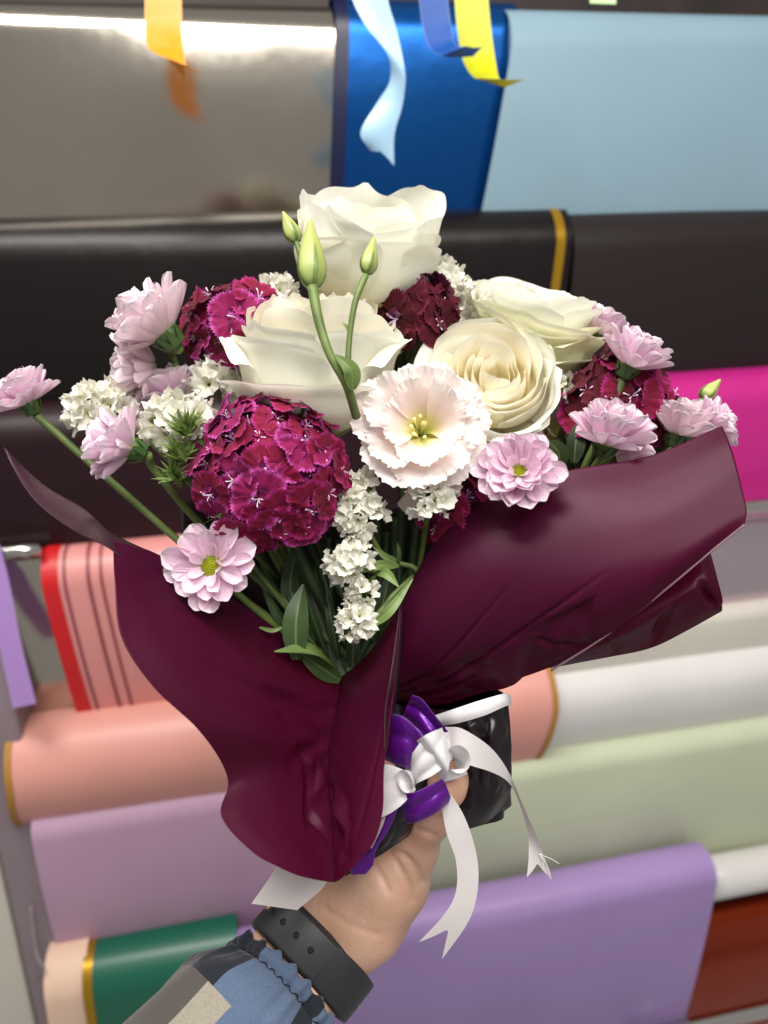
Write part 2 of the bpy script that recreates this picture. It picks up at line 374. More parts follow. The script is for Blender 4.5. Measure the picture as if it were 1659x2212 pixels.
def roll(label, cat, tl, tr, bl, br, Y, R, mat, name='wrapping_roll', group='rolls of wrapping paper on the rack', lean=.03, nz=0, edges=(), core=None, roll_ext=(0, 0), wav=.0015):
    """sheet draped over a roll: crest silhouettes tl, tr and lower corners bl, br in picture px, on the plane y=Y"""
    a, b, c, d = (WY(*q, Y) for q in (tl, tr, bl, br))
    c = c + (c - a) * (.05 / abs(c[2] - a[2])); d = d + (d - b) * (.05 / abs(d[2] - b[2]))
    tz = [(CAMP[2] + (Y + R) * (q[2] - CAMP[2]) / Y - R * (math.hypot(1, (q[2] - CAMP[2]) / Y) - 1)) for q in (a, b)]
    a = WY(*tl, Y + R * .5); b = WY(*tr, Y + R * .5)
    zt = (tz[0] + tz[1]) / 2; zb = min(c[2], d[2])
    root = thing(name, label, cat, ((a[0] + b[0]) / 2, Y + R, zt - R), group)
    nv, nu = 60, 40; zc = zt - R
    def surf(u, t, off=0.):
        # t: 0..0.4 arc over the roll, then straight down
        if t < .4:
            th = math.radians(-80 + 170 * t / .4); y = Y + R - (R + off) * math.sin(th); z = zc + (R + off) * math.cos(th); k = 0
        else:
            k = (t - .4) / .6; zbu = c[2] + (d[2] - c[2]) * u; z = zc + (zbu - zc) * k; y = Y - off + lean * k * k
        x = (a[0] * (1 - u) + b[0] * u) * (1 - k) + (c[0] * (1 - u) + d[0] * u) * k
        return x, y, z, k
    nzf = Noise(ROLL_N[0] + 50, 6); ROLL_N[0] += 1
    def mk(nm, u0, u1, m, off):
        g = np.zeros((nv, nu if u1 - u0 > .2 else 4, 3))
        for i in range(nv):
            for j in range(g.shape[1]):
                x, y, z, k = surf(u0 + (u1 - u0) * j / (g.shape[1] - 1), i / (nv - 1), off)
                g[i, j] = (x, y, z); g[i, j, 1] += wav * (.3 + k) * nzf(np.array([x, 0, z * .6]), 16.) 
        return grid_obj(nm, g, m, root)
    mk('sheet', 0, 1, mat, 0.)
    for (u0, u1, m) in edges: mk('edge_band', u0, u1, m, .0012)
    # the roll itself and its core
    x0, x1 = a[0] - roll_ext[0] + .004, b[0] + roll_ext[1] - .004
    def cyl(nm, r0, r1, xa, xb, m):
        prof = [(r0, xa), (r1, xa), (r1, xa + .001), (r1, xb - .001), (r1, xb), (r0, xb)]; g = lathe_pts(prof, 40)
        g = np.stack([g[..., 2], g[..., 0], g[..., 1]], -1) + np.array([0, Y + R, zc]); o = grid_obj(nm, g, m, root, closed=True); return o
    cyl('roll', R * .45, R - .002, x0, x1, mat)
    if core: cyl('core', R * .38, R * .45, x0 - .012, x1 + .012, core)
    return root
def ypx(x0, x1, y0, y1): return (x0, y0), (x1, y0), (x0, y1), (x1, y1)

# row 1
roll('mirror silver foil sheet at the upper left, behind the orange ribbon', 'wrapping roll', (-260, 8), (716, -4), (-200, 475), (716, 470), .99, .045, 'silver_foil')
roll('metallic deep blue foil sheet with dark navy edge, behind the pale blue twisted ribbon', 'wrapping roll', (717, 0), (1110, 3), (714, 470), (1075, 470), .985, .045, 'blue_foil', edges=[(0, .07, 'navy_edge')])
roll('matte light blue-grey sheet at the upper right corner', 'wrapping roll', (1091, 10), (1900, 50), (1042, 470), (1860, 470), .965, .05, 'lightblue_sheet')
# row 2
roll('glossy black sheet behind the top white rose, with gold edge', 'wrapping roll', (-260, 470), (1222, 455), (-200, 900), (1190, 860), .955, .05, 'black_sheet', edges=[(.972, .987, 'gold_edge')], wav=.003)
roll('dark brown sheet right of the gold edge, above the magenta foil', 'wrapping roll', (1226, 455), (1900, 448), (1215, 830), (1880, 815), .95, .05, 'brown_sheet')
# row 3
roll('dark plum sheet behind the left chrysanthemums, above the coral sheet', 'wrapping roll', (-260, 880), (1000, 815), (-200, 1215), (980, 1160), .925, .045, 'plum_sheet')
roll('shiny magenta pink foil at the right edge', 'wrapping roll', (1010, 832), (1900, 776), (1000, 1180), (1890, 1085), .92, .045, 'magenta_foil')
# row 4
roll('crinkled clear silver foil at the left edge, behind the lilac ribbon', 'wrapping roll', (-260, 1210), (92, 1180), (-150, 1560), (170, 1530), .90, .02, 'silver_foil', wav=.004)
roll('coral sheet with red edge and three dark stripes at the left', 'wrapping roll', (86, 1180), (760, 1120), (155, 1530), (800, 1470), .885, .04, 'coral_sheet', edges=[(0, .05, 'red_edge'), (.064, .074, 'stripe_dark'), (.135, .147, 'stripe_dark'), (.175, .185, 'stripe_dark')])
roll('silvery mauve foil under the magenta foil at the right edge', 'wrapping roll', (1100, 1145), (1900, 1080), (1100, 1420), (1880, 1330), .90, .025, 'mauve_foil')
roll('cream sheet between mauve foil and grey-white roll at the right', 'wrapping roll', (1150, 1345), (1900, 1268), (1150, 1480), (1880, 1400), .885, .02, 'cream_sheet')
# row 5
roll('fat salmon pink roll with wooden core ends behind the wrap', 'wrapping roll', (-2, 1528), (1190, 1408), (16, 1775), (1180, 1640), .845, .062, 'salmon_sheet', core='card_core', lean=.05, edges=[(0, .012, 'card_core'), (.988, 1., 'card_core')])
roll('greyish white roll above the pale green sheet', 'wrapping roll', (1150, 1415), (1900, 1338), (1150, 1620), (1880, 1540), .865, .05, 'white_sheet', lean=.05)
roll('pale green sheet behind the white ribbon tails', 'wrapping roll', (820, 1645), (1900, 1508), (830, 1935), (1880, 1800), .86, .03, 'palegreen_sheet')
roll('mauve pink sheet below the salmon roll at the lower left', 'wrapping roll', (58, 1715), (840, 1640), (116, 2060), (850, 1960), .85, .03, 'mauve_sheet', wav=.003)
# row 6
roll('pale peach sheet on a roll at the lower left corner beside the post', 'wrapping roll', (84, 2030), (175, 2016), (128, 2380), (215, 2360), .815, .045, 'peach_sheet')
roll('dark green sheet with gold edge at the lower left', 'wrapping roll', (166, 2022), (506, 1976), (215, 2380), (520, 2340), .808, .045, 'green_sheet', edges=[(0, .062, 'gold_edge')])
roll('wide lavender sheet across the lower right', 'wrapping roll', (500, 1982), (1540, 1832), (520, 2330), (1492, 2225), .80, .035, 'lavender_sheet', wav=.003)
roll('copper red metallic foil at the lower right corner', 'wrapping roll', (1480, 1945), (1900, 1890), (1470, 2230), (1860, 2180), .85, .02, 'copper_foil')
def rod(label, a, b, Y, r, mat):
    p, q = WY(*a, Y), WY(*b, Y); z = (p[2] + q[2]) / 2
    root = thing('rack_rod', label, 'rod', ((p[0] + q[0]) / 2, Y, z), 'metal rods of the rack')
    tube('bar', [(p[0], Y, z), ((p[0] + q[0]) / 2, Y, z), (q[0], Y, z)], r, mat, root, n=8, seg=24)
    tube('end_cap', [(p[0] - .006, Y, z), (p[0], Y, z), (p[0] + .006, Y, z)], r + .002, 'post_paint', root, n=4, seg=24)
rod('shiny silver rod at the left edge, beside the red-edged sheet', (-260, 1215), (90, 1190), .896, .008, 'silver_rod')
rod('silver rod at the right edge, under the magenta foil', (1480, 1105), (1900, 1070), .88, .010, 'silver_rod')
rod('thick white rod at the right edge, above the copper foil', (1500, 1893), (1900, 1835), .850, .032, 'white_sheet')
rod('silver rod at the lower right corner, below the copper foil', (1380, 2215), (1900, 2150), .80, .012, 'silver_rod')
# post
pa, pb = WY(2, 1800, .88), WY(75, 1800, .88)
post = thing('rack_post', 'grey mauve upright post of the rack at the lower left', 'post', (pa[0], .88, .3))
slab('post_body', pa[0] - .005, pb[0] + .01, .872, .93, .2, 1.08, 'post_paint', post)
slab('post_side', pa[0] - .14, pa[0] - .005 - .001, .868, .93, .2, 1.08, 'post_cream', post)
pk = WY(88, 2110, .80)
tube('hook', [(pk[0] - .02, .868, pk[2] + .05), (pk[0] - .015, .84, pk[2]), (pk[0] - .005, .825, pk[2] - .01), (pk[0] - .018, .835, pk[2] - .035)], .002, 'post_paint', post)

# ------------------------------------------------------------------ ribbons hanging from above
def band(name, pairs, mat, parent=None, n=40, nu=7, notch=0., belly=0., seed=1, thick=0, pleat=0., np_=2.5):
    """pairs of (left, right) picture points with depth -> a strip; notch cuts a swallow tail at the last end"""
    L = catmull([p[0] for p in pairs], n); R = catmull([p[1] for p in pairs], n)
    g = np.zeros((n, nu, 3))
    for i in range(n):
        for j in range(nu):
            s = j / (nu - 1); ii = i * (1 - notch * (1 - abs(2 * s - 1)) * (i / (n - 1)) ** 3) if notch > 0 else i * (1 + notch * abs(2 * s - 1) * (i / (n - 1)) ** 3)
            k = min(int(ii), n - 2); t = ii - k
            l = L[k] * (1 - t) + L[k + 1] * t; r = R[k] * (1 - t) + R[k + 1] * t
            q = l * (1 - s) + r * s; q = q.copy(); q[2] -= belly * math.sin(pi * s) + pleat * abs(math.sin(pi * np_ * s + .6 + i / n * 1.2))
            g[i, j] = P(*q)
    return grid_obj(name, g, mat, parent, thick=thick)
def hung(label, mat, pairs, notch=0., **k):
    o = band('hanging_ribbon', pairs, mat, None, notch=notch, **k); tag(o, label, 'ribbon', 'ribbons hanging from above'); return o
d = .72
hung('orange ribbon with swallowtail end at the upper left', 'satin_orange', [((313, -60, d), (390, -60, d)), ((313, 0, d), (392, 0, d)), ((313, 60, d), (393, 50, d)), ((318, 100, d - .012), (396, 98, d - .006)), ((340, 118, d - .03), (402, 138, d - .03)), ((362, 128, d - .015), (418, 152, d - .02)), ((402, 172, d + .01), (438, 158, d + .005))], notch=.12, nu=9)
hung('pale blue satin ribbon twisting down, longest of the hanging ribbons', 'satin_sky', [((752, -50, d), (842, -50, d)), ((762, 0, d), (838, 0, d)), ((790, 55, d), (858, 70, d - .01)), ((838, 118, d - .01), (874, 150, d - .02)), ((842, 175, d), (875, 185, d - .02)), ((815, 222, d), (868, 232, d - .01)), ((779, 285, d), (852, 290, d)), ((800, 325, d + .01), (851, 358, d + .01))], notch=.04)
hung('royal blue ribbon with curled end beside the yellow ribbon', 'satin_royal', [((900, -50, d - .05), (966, -50, d - .05)), ((905, 0, d - .05), (968, 0, d - .05)), ((913, 60, d - .05), (974, 50, d - .05)), ((928, 105, d - .05 - .01), (984, 96, d - .05 - .01)), ((950, 119, d - .05 - .03), (1010, 100, d - .05 - .02)), ((985, 124, d - .05 - .01), (1025, 103, d - .05)), ((1022, 122, d - .05 + .005), (1042, 101, d - .05 + .01))])
hung('yellow-green ribbon with curled end', 'satin_lime', [((978, -50, d - .02), (1052, -50, d - .02)), ((982, 0, d - .02), (1055, 0, d - .02)), ((988, 70, d - .02), (1062, 70, d - .02)), ((1000, 130, d - .025), (1072, 140, d - .025)), ((1022, 166, d - .04), (1080, 170, d - .04)), ((1050, 176, d - .03), (1105, 172, d - .03)), ((1090, 189, d - .015), (1132, 172, d - .015))])
hung('light green ribbon end peeking in at the top edge on the right', 'satin_mint', [((1275, -60, d), (1330, -60, d)), ((1275, -30, d), (1330, -30, d)), ((1274, 7, d), (1331, 9, d))], n=8)
hung('lilac ribbon hanging at the left edge', 'satin_lilac', [((-25, 1180, .86), (-2, 1175, .86)), ((-22, 1260, .86), (18, 1250, .86)), ((0, 1400, .86), (46, 1390, .86)), ((28, 1530, .86), (78, 1520, .86))], n=20)

# ------------------------------------------------------------------ bouquet wrap
wrapm = thing('bouquet_wrap', 'dark wine translucent film wrapped around the flowers, flaring wide to both sides', 'wrapping film', P(900, 1560, .375))
def film(name, ctrl, mat, nv=50, nu=50, amp=.0012, f=38., seed=3, crease=.0002, fold=(), crum=()):
    g = patch(ctrl, nv, nu); n = gnormals(g); nz = Noise(seed, 8); V, U = np.meshgrid(np.linspace(0, 1, nv), np.linspace(0, 1, nu), indexing='ij')
    disp = amp * nz(g, f) + amp * .35 * Noise(seed + 1, 8)(g, f * 2.6)
    rid = lambda sd_, q: np.abs(Noise(sd_, 5)(g, q)); disp += crease * (np.minimum(rid(seed + 5, f * .8), .5) + .6 * np.minimum(rid(seed + 6, f * 1.5), .4))
    for (u0, v0, u1, v1, h, wd) in fold:      # a crease ridge along a line in uv
        dx, dy = u1 - u0, v1 - v0; L2 = dx * dx + dy * dy
        t = np.clip(((U - u0) * dx + (V - v0) * dy) / L2, 0, 1); dist = np.hypot(U - u0 - t * dx, V - v0 - t * dy)
        disp += h * np.maximum(0, 1 - dist / wd) * np.sin(pi * np.clip(t, .0, 1.)) ** 1.3
    for (cu, cv, ru, rv, cnt, a) in crum:     # crumpled patch: facets between sharp ridges
        r_ = np.random.RandomState(seed * 7 + cnt); pu = cu + ru * r_.uniform(-1, 1, cnt); pv = cv + rv * r_.uniform(-1, 1, cnt)
        dd = np.sqrt(((U[..., None] - pu) / ru) ** 2 + ((V[..., None] - pv) / rv) ** 2).min(-1)
        mask = ss(1.15 - np.maximum(np.abs(U - cu) / ru, np.abs(V - cv) / rv), 0, .5); disp += a * dd * mask
    g = g + n * disp[..., None]
    return grid_obj(name, g, mat, wrapm, thick=.00025)
def mono(rows, d0, d1, pw=1.25):
    """rows of (px, py) with depth running from d0 at the free edge to d1 at the crease"""
    return [[(x, y, a + (b - a) * (k / (len(r) - 1)) ** pw) for k, (x, y) in enumerate(r)] for r, a, b in zip(rows, d0, d1)]
# left front panel: flares out towards the camera from the inner crease
film('left_panel', mono([
    [(246, 1163), (330, 1190), (430, 1245), (560, 1330), (660, 1405), (765, 1462)],
    [(249, 1250), (330, 1270), (430, 1315), (560, 1390), (660, 1440), (762, 1478)],
    [(262, 1375), (350, 1370), (450, 1395), (570, 1445), (665, 1478), (755, 1498)],
    [(330, 1482), (410, 1475), (500, 1485), (590, 1510), (670, 1530), (745, 1548)],
    [(432, 1580), (490, 1575), (560, 1580), (620, 1590), (680, 1605), (735, 1615)],
    [(492, 1680), (535, 1668), (590, 1665), (640, 1672), (685, 1685), (730, 1692)],
    [(478, 1762), (530, 1752), (590, 1750), (640, 1755), (688, 1765), (732, 1770)],
    [(545, 1840), (585, 1832), (625, 1828), (660, 1830), (695, 1837), (732, 1840)],
    [(610, 1876), (640, 1889), (665, 1896), (688, 1901), (706, 1904), (724, 1906)]],
    [.345, .322, .308, .306, .312, .322, .312, .306, .306], [.402, .398, .388, .378, .368, .360, .348, .336, .324]),
    'wine_film', 150, 130, .0005, 24, 3, fold=[(.30, .30, 1., .40, .0030, .05), (.5, .62, 1., .44, .0022, .04), (.70, .70, 1., .58, -.0022, .06), (.70, .70, .92, .84, .002, .04), (.45, .84, .9, .9, .0012, .03)], crum=[(.84, .66, .16, .14, 5, .0034), (.8, .4, .2, .08, 4, .002)])
# strip right of the inner crease
film('fold_panel', [
    [(737, 1462, .392), (765, 1440, .382), (805, 1400, .372), (840, 1345, .364), (866, 1292, .358)],
    [(728, 1530, .372), (752, 1520, .360), (790, 1495, .350), (830, 1460, .342), (858, 1425, .338)],
    [(714, 1620, .358), (740, 1615, .346), (775, 1600, .336), (815, 1580, .328), (842, 1555, .325)],
    [(710, 1700, .350), (735, 1700, .337), (768, 1690, .327), (805, 1675, .320), (830, 1660, .318)],
    [(716, 1780, .340), (738, 1780, .328), (765, 1775, .320), (800, 1765, .314), (827, 1752, .312)],
    [(721, 1850, .328), (738, 1850, .320), (758, 1846, .314), (780, 1840, .310), (806, 1822, .309)],
    [(722, 1906, .320), (731, 1901, .316), (740, 1894, .313), (750, 1884, .311), (762, 1873, .310)]],
    'wine_film', 120, 70, .0005, 30, 8, fold=[(.05, .52, .4, .72, -.0035, .10), (.4, .72, .1, .9, -.002, .06), (.9, .3, .5, .8, .0012, .05)], crum=[(.25, .68, .25, .2, 5, .0022)])
# turned-over lighter edge of the strip
film('turned_edge', [
    [(866, 1292, .358), (869, 1290, .360), (873, 1290, .364)],
    [(846, 1440, .333), (856, 1430, .337), (866, 1425, .346)],
    [(832, 1530, .326), (842, 1530, .331), (853, 1530, .340)],
    [(830, 1620, .319), (834, 1620, .322), (838, 1618, .330)]], 'mauve_film', 40, 8, .0002, 45, 9)
# right panel: a broad, nearly flat plane with a crisp folded lower edge
film('right_panel', [
    [(868, 1295, .376), (950, 1165, .368), (1080, 1065, .362), (1230, 1016, .356), (1400, 986, .350), (1560, 920, .346)],
    [(862, 1350, .366), (960, 1230, .357), (1090, 1140, .351), (1240, 1085, .346), (1415, 1045, .341), (1577, 960, .339)],
    [(856, 1420, .362), (965, 1320, .350), (1100, 1235, .342), (1260, 1170, .337), (1435, 1105, .333), (1592, 1010, .333)],
    [(852, 1470, .366), (965, 1405, .352), (1105, 1330, .341), (1275, 1255, .332), (1452, 1165, .328), (1605, 1065, .328)],
    [(850, 1500, .374), (962, 1470, .360), (1110, 1405, .347), (1285, 1325, .334), (1462, 1215, .326), (1613, 1102, .325)],
    [(850, 1520, .386), (965, 1522, .374), (1120, 1474, .360), (1292, 1386, .343), (1458, 1258, .330), (1609, 1134, .324)]],
    'wine_film', 120, 200, .0006, 18, 21, fold=[(.0, .92, .66, .58, .0024, .018), (.0, .80, .45, .42, .0014, .016), (.42, .74, .58, 1.0, .0022, .014), (.04, .98, .34, .84, .0018, .016)], crum=[(.16, .86, .18, .16, 14, .006), (.5, .86, .10, .16, 6, .0045)])
film('inner_layer', [  # second film layer, added behind the right panel to block light through it
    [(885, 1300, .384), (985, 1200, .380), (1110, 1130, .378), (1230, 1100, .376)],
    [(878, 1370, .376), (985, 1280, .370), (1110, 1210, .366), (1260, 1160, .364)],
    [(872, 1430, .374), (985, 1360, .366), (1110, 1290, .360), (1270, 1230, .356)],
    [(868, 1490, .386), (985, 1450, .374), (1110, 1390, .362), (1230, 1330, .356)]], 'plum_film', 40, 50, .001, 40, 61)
film('inner_layer', [  # same behind the left panel's top band, added to keep backlight out
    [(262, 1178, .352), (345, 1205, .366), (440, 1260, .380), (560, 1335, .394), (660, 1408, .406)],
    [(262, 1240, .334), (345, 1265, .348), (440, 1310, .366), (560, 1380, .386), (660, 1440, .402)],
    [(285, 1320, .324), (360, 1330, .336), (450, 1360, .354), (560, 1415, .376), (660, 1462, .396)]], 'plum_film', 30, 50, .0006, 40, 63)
# layer under the right panel
film('under_panel', [
    [(1150, 1400, .356), (1290, 1330, .352), (1420, 1260, .350), (1500, 1210, .350), (1535, 1195, .352)],
    [(1160, 1430, .360), (1310, 1385, .350), (1430, 1320, .345), (1510, 1270, .343), (1551, 1250, .346)],
    [(1175, 1445, .366), (1315, 1408, .358), (1420, 1360, .356), (1505, 1325, .350), (1562, 1298, .346)],
    [(1190, 1448, .374), (1320, 1424, .370), (1410, 1402, .368), (1485, 1366, .362), (1561, 1322, .354)]],
    'wine_film', 60, 90, .0008, 40, 31, fold=[(.55, .3, .5, 1., .003, .05), (.3, .4, .28, 1., .0025, .04), (.75, .2, 1., .9, .004, .06)])
tube('fold_highlight', PP([(1190, 1449, .350), (1292, 1385, .3425), (1380, 1320, .336), (1458, 1257, .3295), (1540, 1188, .3262), (1609, 1133, .3235)]), .0005, 'highlight_film', wrapm, n=60, seg=6)  # thin pale line along the fold, its highlight put into the colour
# sheet at the back, seen between the stems, and its long tip on the left
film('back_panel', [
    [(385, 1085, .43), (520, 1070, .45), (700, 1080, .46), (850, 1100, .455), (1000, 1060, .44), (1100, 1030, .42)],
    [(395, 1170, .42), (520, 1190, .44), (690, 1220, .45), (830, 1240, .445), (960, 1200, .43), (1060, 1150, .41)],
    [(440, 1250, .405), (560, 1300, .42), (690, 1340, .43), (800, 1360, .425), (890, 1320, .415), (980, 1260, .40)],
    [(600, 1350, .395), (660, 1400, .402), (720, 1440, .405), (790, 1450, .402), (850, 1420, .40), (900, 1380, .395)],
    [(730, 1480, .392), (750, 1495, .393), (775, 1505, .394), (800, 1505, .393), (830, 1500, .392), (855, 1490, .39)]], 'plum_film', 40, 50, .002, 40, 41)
film('left_tip', [
    [(3, 960, .395), (95, 1050, .387), (185, 1106, .377), (246, 1156, .366), (330, 1195, .362), (400, 1235, .366)],
    [(4, 964, .395), (83, 1066, .379), (168, 1126, .365), (240, 1172, .350), (310, 1215, .350), (380, 1255, .355)],
    [(5, 968, .395), (70, 1078, .374), (150, 1143, .356), (236, 1186, .337), (290, 1230, .340), (350, 1275, .345)]], 'mauve_film', 16, 50, .0006, 40, 44)
# bunched handle film: a crumpled sleeve round the stems
def handle():
    c0, c1 = P(965, 1500, .395), P(975, 1745, .398); ax = (c1 - c0) / np.linalg.norm(c1 - c0); sd = D(1, .35, 0); sd = sd - ax * sd.dot(ax); sd /= np.linalg.norm(sd); bk = np.cross(ax, sd)
    nv, nu = 46, 72; g = np.zeros((nv, nu, 3)); nz = Noise(77, 8)
    for i in range(nv):
        k = i / (nv - 1); a = .030; b = .022 + .002 * k
        for j in range(nu):
            t = 2 * pi * j / nu
            cr = 1 + .035 * math.sin(t * 5 + 2 * k) + .025 * math.sin(t * 8 - 5 * k + 1) * (1 + k)
            q = c0 + (c1 - c0) * k + (sd * math.cos(t) * a + bk * math.sin(t) * b) * cr
            g[i, j] = q
    n = gnormals(g); g += n * (.0016 * nz(g, 130.))[..., None]
    end = c1 * 0 + g[-1].mean(0); g = np.concatenate([g, (g[-1] * .5 + end * .5)[None] - ax * .004, np.repeat(end[None, None] - ax * .005, nu, 1)])
    grid_obj('handle_sleeve', g, 'black_film', wrapm, closed=True)
handle()
film('handle_flap', [
    [(940, 1545, .378), (1010, 1535, .366), (1060, 1522, .364), (1097, 1512, .372)],
    [(945, 1600, .372), (1015, 1600, .360), (1065, 1600, .358), (1102, 1600, .368)],
    [(950, 1660, .372), (1020, 1665, .358), (1070, 1668, .357), (1107, 1680, .368)],
    [(950, 1720, .376), (1020, 1735, .362), (1065, 1740, .362), (1107, 1700, .370)],
    [(950, 1795, .382), (1010, 1790, .372), (1050, 1778, .370), (1096, 1742, .374)]], 'black_film', 90, 90, .0008, 60, 55, fold=[(.3, .1, .9, .5, .004, .1)], crum=[(.6, .35, .4, .35, 14, .007)])
film('lower_flap', [
    [(828, 1690, .354), (870, 1690, .348), (915, 1690, .350), (955, 1690, .360)],
    [(805, 1765, .352), (845, 1762, .346), (880, 1750, .348), (922, 1738, .358)],
    [(775, 1835, .350), (820, 1815, .345), (860, 1795, .347), (902, 1775, .358)],
    [(745, 1894, .350), (800, 1862, .347), (842, 1838, .349), (884, 1806, .360)]], 'black_film', 60, 60, .0006, 60, 57, crum=[(.5, .5, .5, .5, 10, .004)])

# ------------------------------------------------------------------ flowers
BIND = (850, 1500, .40)
def stem_to(root, start, via, mat='stem_dark', r=.0022, end=BIND, name='stem'):
    pts = [start] + [P(*q) for q in via] + [P(*end)]
    return tube(name, pts, [r, r * .95, r], mat, root)
def flip(me):  # make sure the inner (upper) side is the front side
    return me
# ---- roses
def rose_petal(phi, r, h, half, flare, curl, nz, R, rag=.02, pt=.05, spiral=.08, side=.05, drop=.15, nu=24, nv=22, base=.28, cl=0., ex=3.4, lip0=.70):
    s = np.linspace(-1, 1, nu)[None, :]; v = np.linspace(0, 1, nv)[:, None]
    top = 1 - drop * np.abs(s) ** ex + pt * np.exp(-(s / .13) ** 2)
    t = v * top
    Wd = math.radians(half) * (.42 + .58 * np.sin(pi / 2 * np.clip(v / .6, 0, 1))) * (1 - .18 * ss(v, .75, 1))
    rad = r * (base + (1 - base) * (1 - (1 - np.clip(t / .62, 0, 1)) ** 2.3)) - cl * r * ss(t, .45, 1.05)
    lip = ss(v, lip0, 1.)
    rad = rad + flare * r * lip ** 1.3 + spiral * s * r * .5 + side * r * ss(np.abs(s), .6, 1) * ss(v, .35, .85)
    z = h * t - curl * h * ss(v, .84, 1.) ** 1.2 * (1 - .3 * np.abs(s))
    ang = math.radians(phi) + s * Wd
    g = np.stack([rad * np.cos(ang), rad * np.sin(ang), z + 0 * ang], -1)
    edge = ss(v, .45, 1.) + .0 * s
    w = nz(g, 2.6); w2 = nz(g * 1.0 + 3.1, 7.)
    g[..., 2] += (rag * 1.1 * w2 * ss(v, .8, 1.)) * r
    rr = np.stack([np.cos(ang), np.sin(ang), 0 * ang], -1)
    g += rr * ((rag * 2.2 * w * edge + rag * .9 * w2 * edge))[..., None]
    return g * R
def rose(label, base, axis, R, spec, mats, seed, layers, via, jit=1.):
    root = thing('white_rose', label, 'rose', frame(P(*base), D(*axis)), 'white roses of the bouquet'); nz = Noise(seed, 8)
    rnd = random.Random(seed)
    for q in spec:
        g = rose_petal(*q[:6], nz, R, **(q[6] if len(q) > 6 else {}))
        grid_obj('petal', g, mats[0], root, world=False)
    for li, (n, r, h, half, fl, cu, cl) in enumerate(layers):
        o = rnd.uniform(0, 360)
        for k in range(n):
            ph = o + 360 * k / n + rnd.uniform(-10, 10) * jit
            g = rose_petal(ph, r * rnd.uniform(1 - .04 * jit, 1 + .04 * jit), h * rnd.uniform(1 - .04 * jit, 1 + .03 * jit), half * rnd.uniform(.9, 1.1), fl, cu, nz, R, rag=.03 * jit, pt=rnd.uniform(0, .05), spiral=.30, side=.02, cl=cl, drop=rnd.uniform(.06, .16))
            grid_obj('petal', g, mats[1] if li >= 1 else mats[0], root, world=False)
    g = lathe_pts([(0, -.1 * R), (.12 * R, -.1 * R), (.3 * R, -.02 * R), (.36 * R, .06 * R)], 20); grid_obj('hip', g, 'calyx_green', root, closed=True, world=False)
    stem_to(root, np.array(ROOTM[root.name].translation) , via, 'stem_dark', .003)
    return root
LAY = [(5, .88, 1.58, 54, .14, .05, .0), (5, .78, 1.72, 54, .08, .02, .02), (5, .67, 1.80, 56, .02, 0, .06), (4, .54, 1.84, 64, 0, 0, .12), (4, .40, 1.85, 66, 0, 0, .2), (3, .25, 1.82, 85, 0, 0, .3)]
rose('white rose at the front left of the roses, outer petals curled at both sides', (684, 940, .398), (0, .95, .31), .0385, [
    (-104, 1.03, .96, 62, .14, .10, dict(pt=.0, drop=.06, side=.12)),
    (-50, .98, 1.54, 62, .08, .05, dict(side=.02, pt=.0, drop=.10)),
    (-134, .99, 1.50, 60, .10, .05, dict(pt=.0, drop=.10)),
    (-174, .99, 1.56, 46, .24, .13, dict(pt=.0, drop=.20, ex=2.2, rag=.012, spiral=0., lip0=.78)),
    (-8, .99, 1.54, 44, .28, .15, dict(pt=.0, drop=.20, ex=2.2, rag=.012, spiral=0., lip0=.78)),
    (125, .98, 1.60, 60, .16, .05, dict()),
    (60, .98, 1.60, 60, .16, .05, dict())], ('rose_petal', 'rose_petal_warm'), 5, LAY, [(740, 1150, .41)])
rose('highest white rose at the top of the bouquet, in front of the black sheet', (776, 672, .428), (.12, .88, .46), .0395, [
    (-70, 1.0, 1.22, 66, .08, .07, dict(pt=.0, drop=.10, cl=.02)),
    (-150, .98, 1.46, 55, .0, .04, dict(cl=.06)),
    (-8, 1.02, 1.46, 50, .02, .0, dict(drop=.10, pt=.0, cl=.04)),
    (170, 1.0, 1.48, 50, .0, .02, dict(cl=.05)),
    (100, .98, 1.60, 60, .0, .0, dict(rag=.035, cl=.05)),
    (45, 1.0, 1.66, 58, .04, .0, dict(rag=.06, drop=.08, cl=.05))], ('rose_petal', 'rose_petal'), 11, [(5, .88, 1.36, 56, .06, .04, .02), (4, .74, 1.38, 62, .04, 0, .02), (4, .56, 1.36, 64, 0, 0, .08), (3, .40, 1.32, 76, 0, 0, .14), (3, .22, 1.28, 85, 0, 0, .25)], [(800, 1000, .43)])
rose('open white rose with creamy swirled heart facing the camera', (1052, 884, .412), (.02, .44, .90), .0300, [
    (-95, 1.05, .98, 66, .16, .08, dict(pt=.0, rag=.03)),
    (-35, 1.05, 1.02, 60, .16, .08, dict(pt=.0, rag=.03)),
    (-155, 1.05, 1.0, 60, .12, .04, dict(rag=.03)),
    (20, 1.04, 1.16, 60, .06, .02, dict(rag=.03)),
    (80, 1.06, 1.18, 60, .10, .02, dict()),
    (168, 1.16, 1.06, 40, .22, .05, dict(drop=.1))], ('rose_petal', 'rose_petal_warm'), 18, [(4, .96, 1.16, 62, .10, .05, .0), (4, .84, 1.24, 60, .08, .02, .02), (4, .70, 1.30, 60, .04, 0, .05), (3, .56, 1.34, 70, .0, 0, .12), (3, .42, 1.36, 74, 0, 0, .2), (3, .26, 1.36, 80, 0, 0, .35)], [(1000, 1150, .42)], jit=1.8)
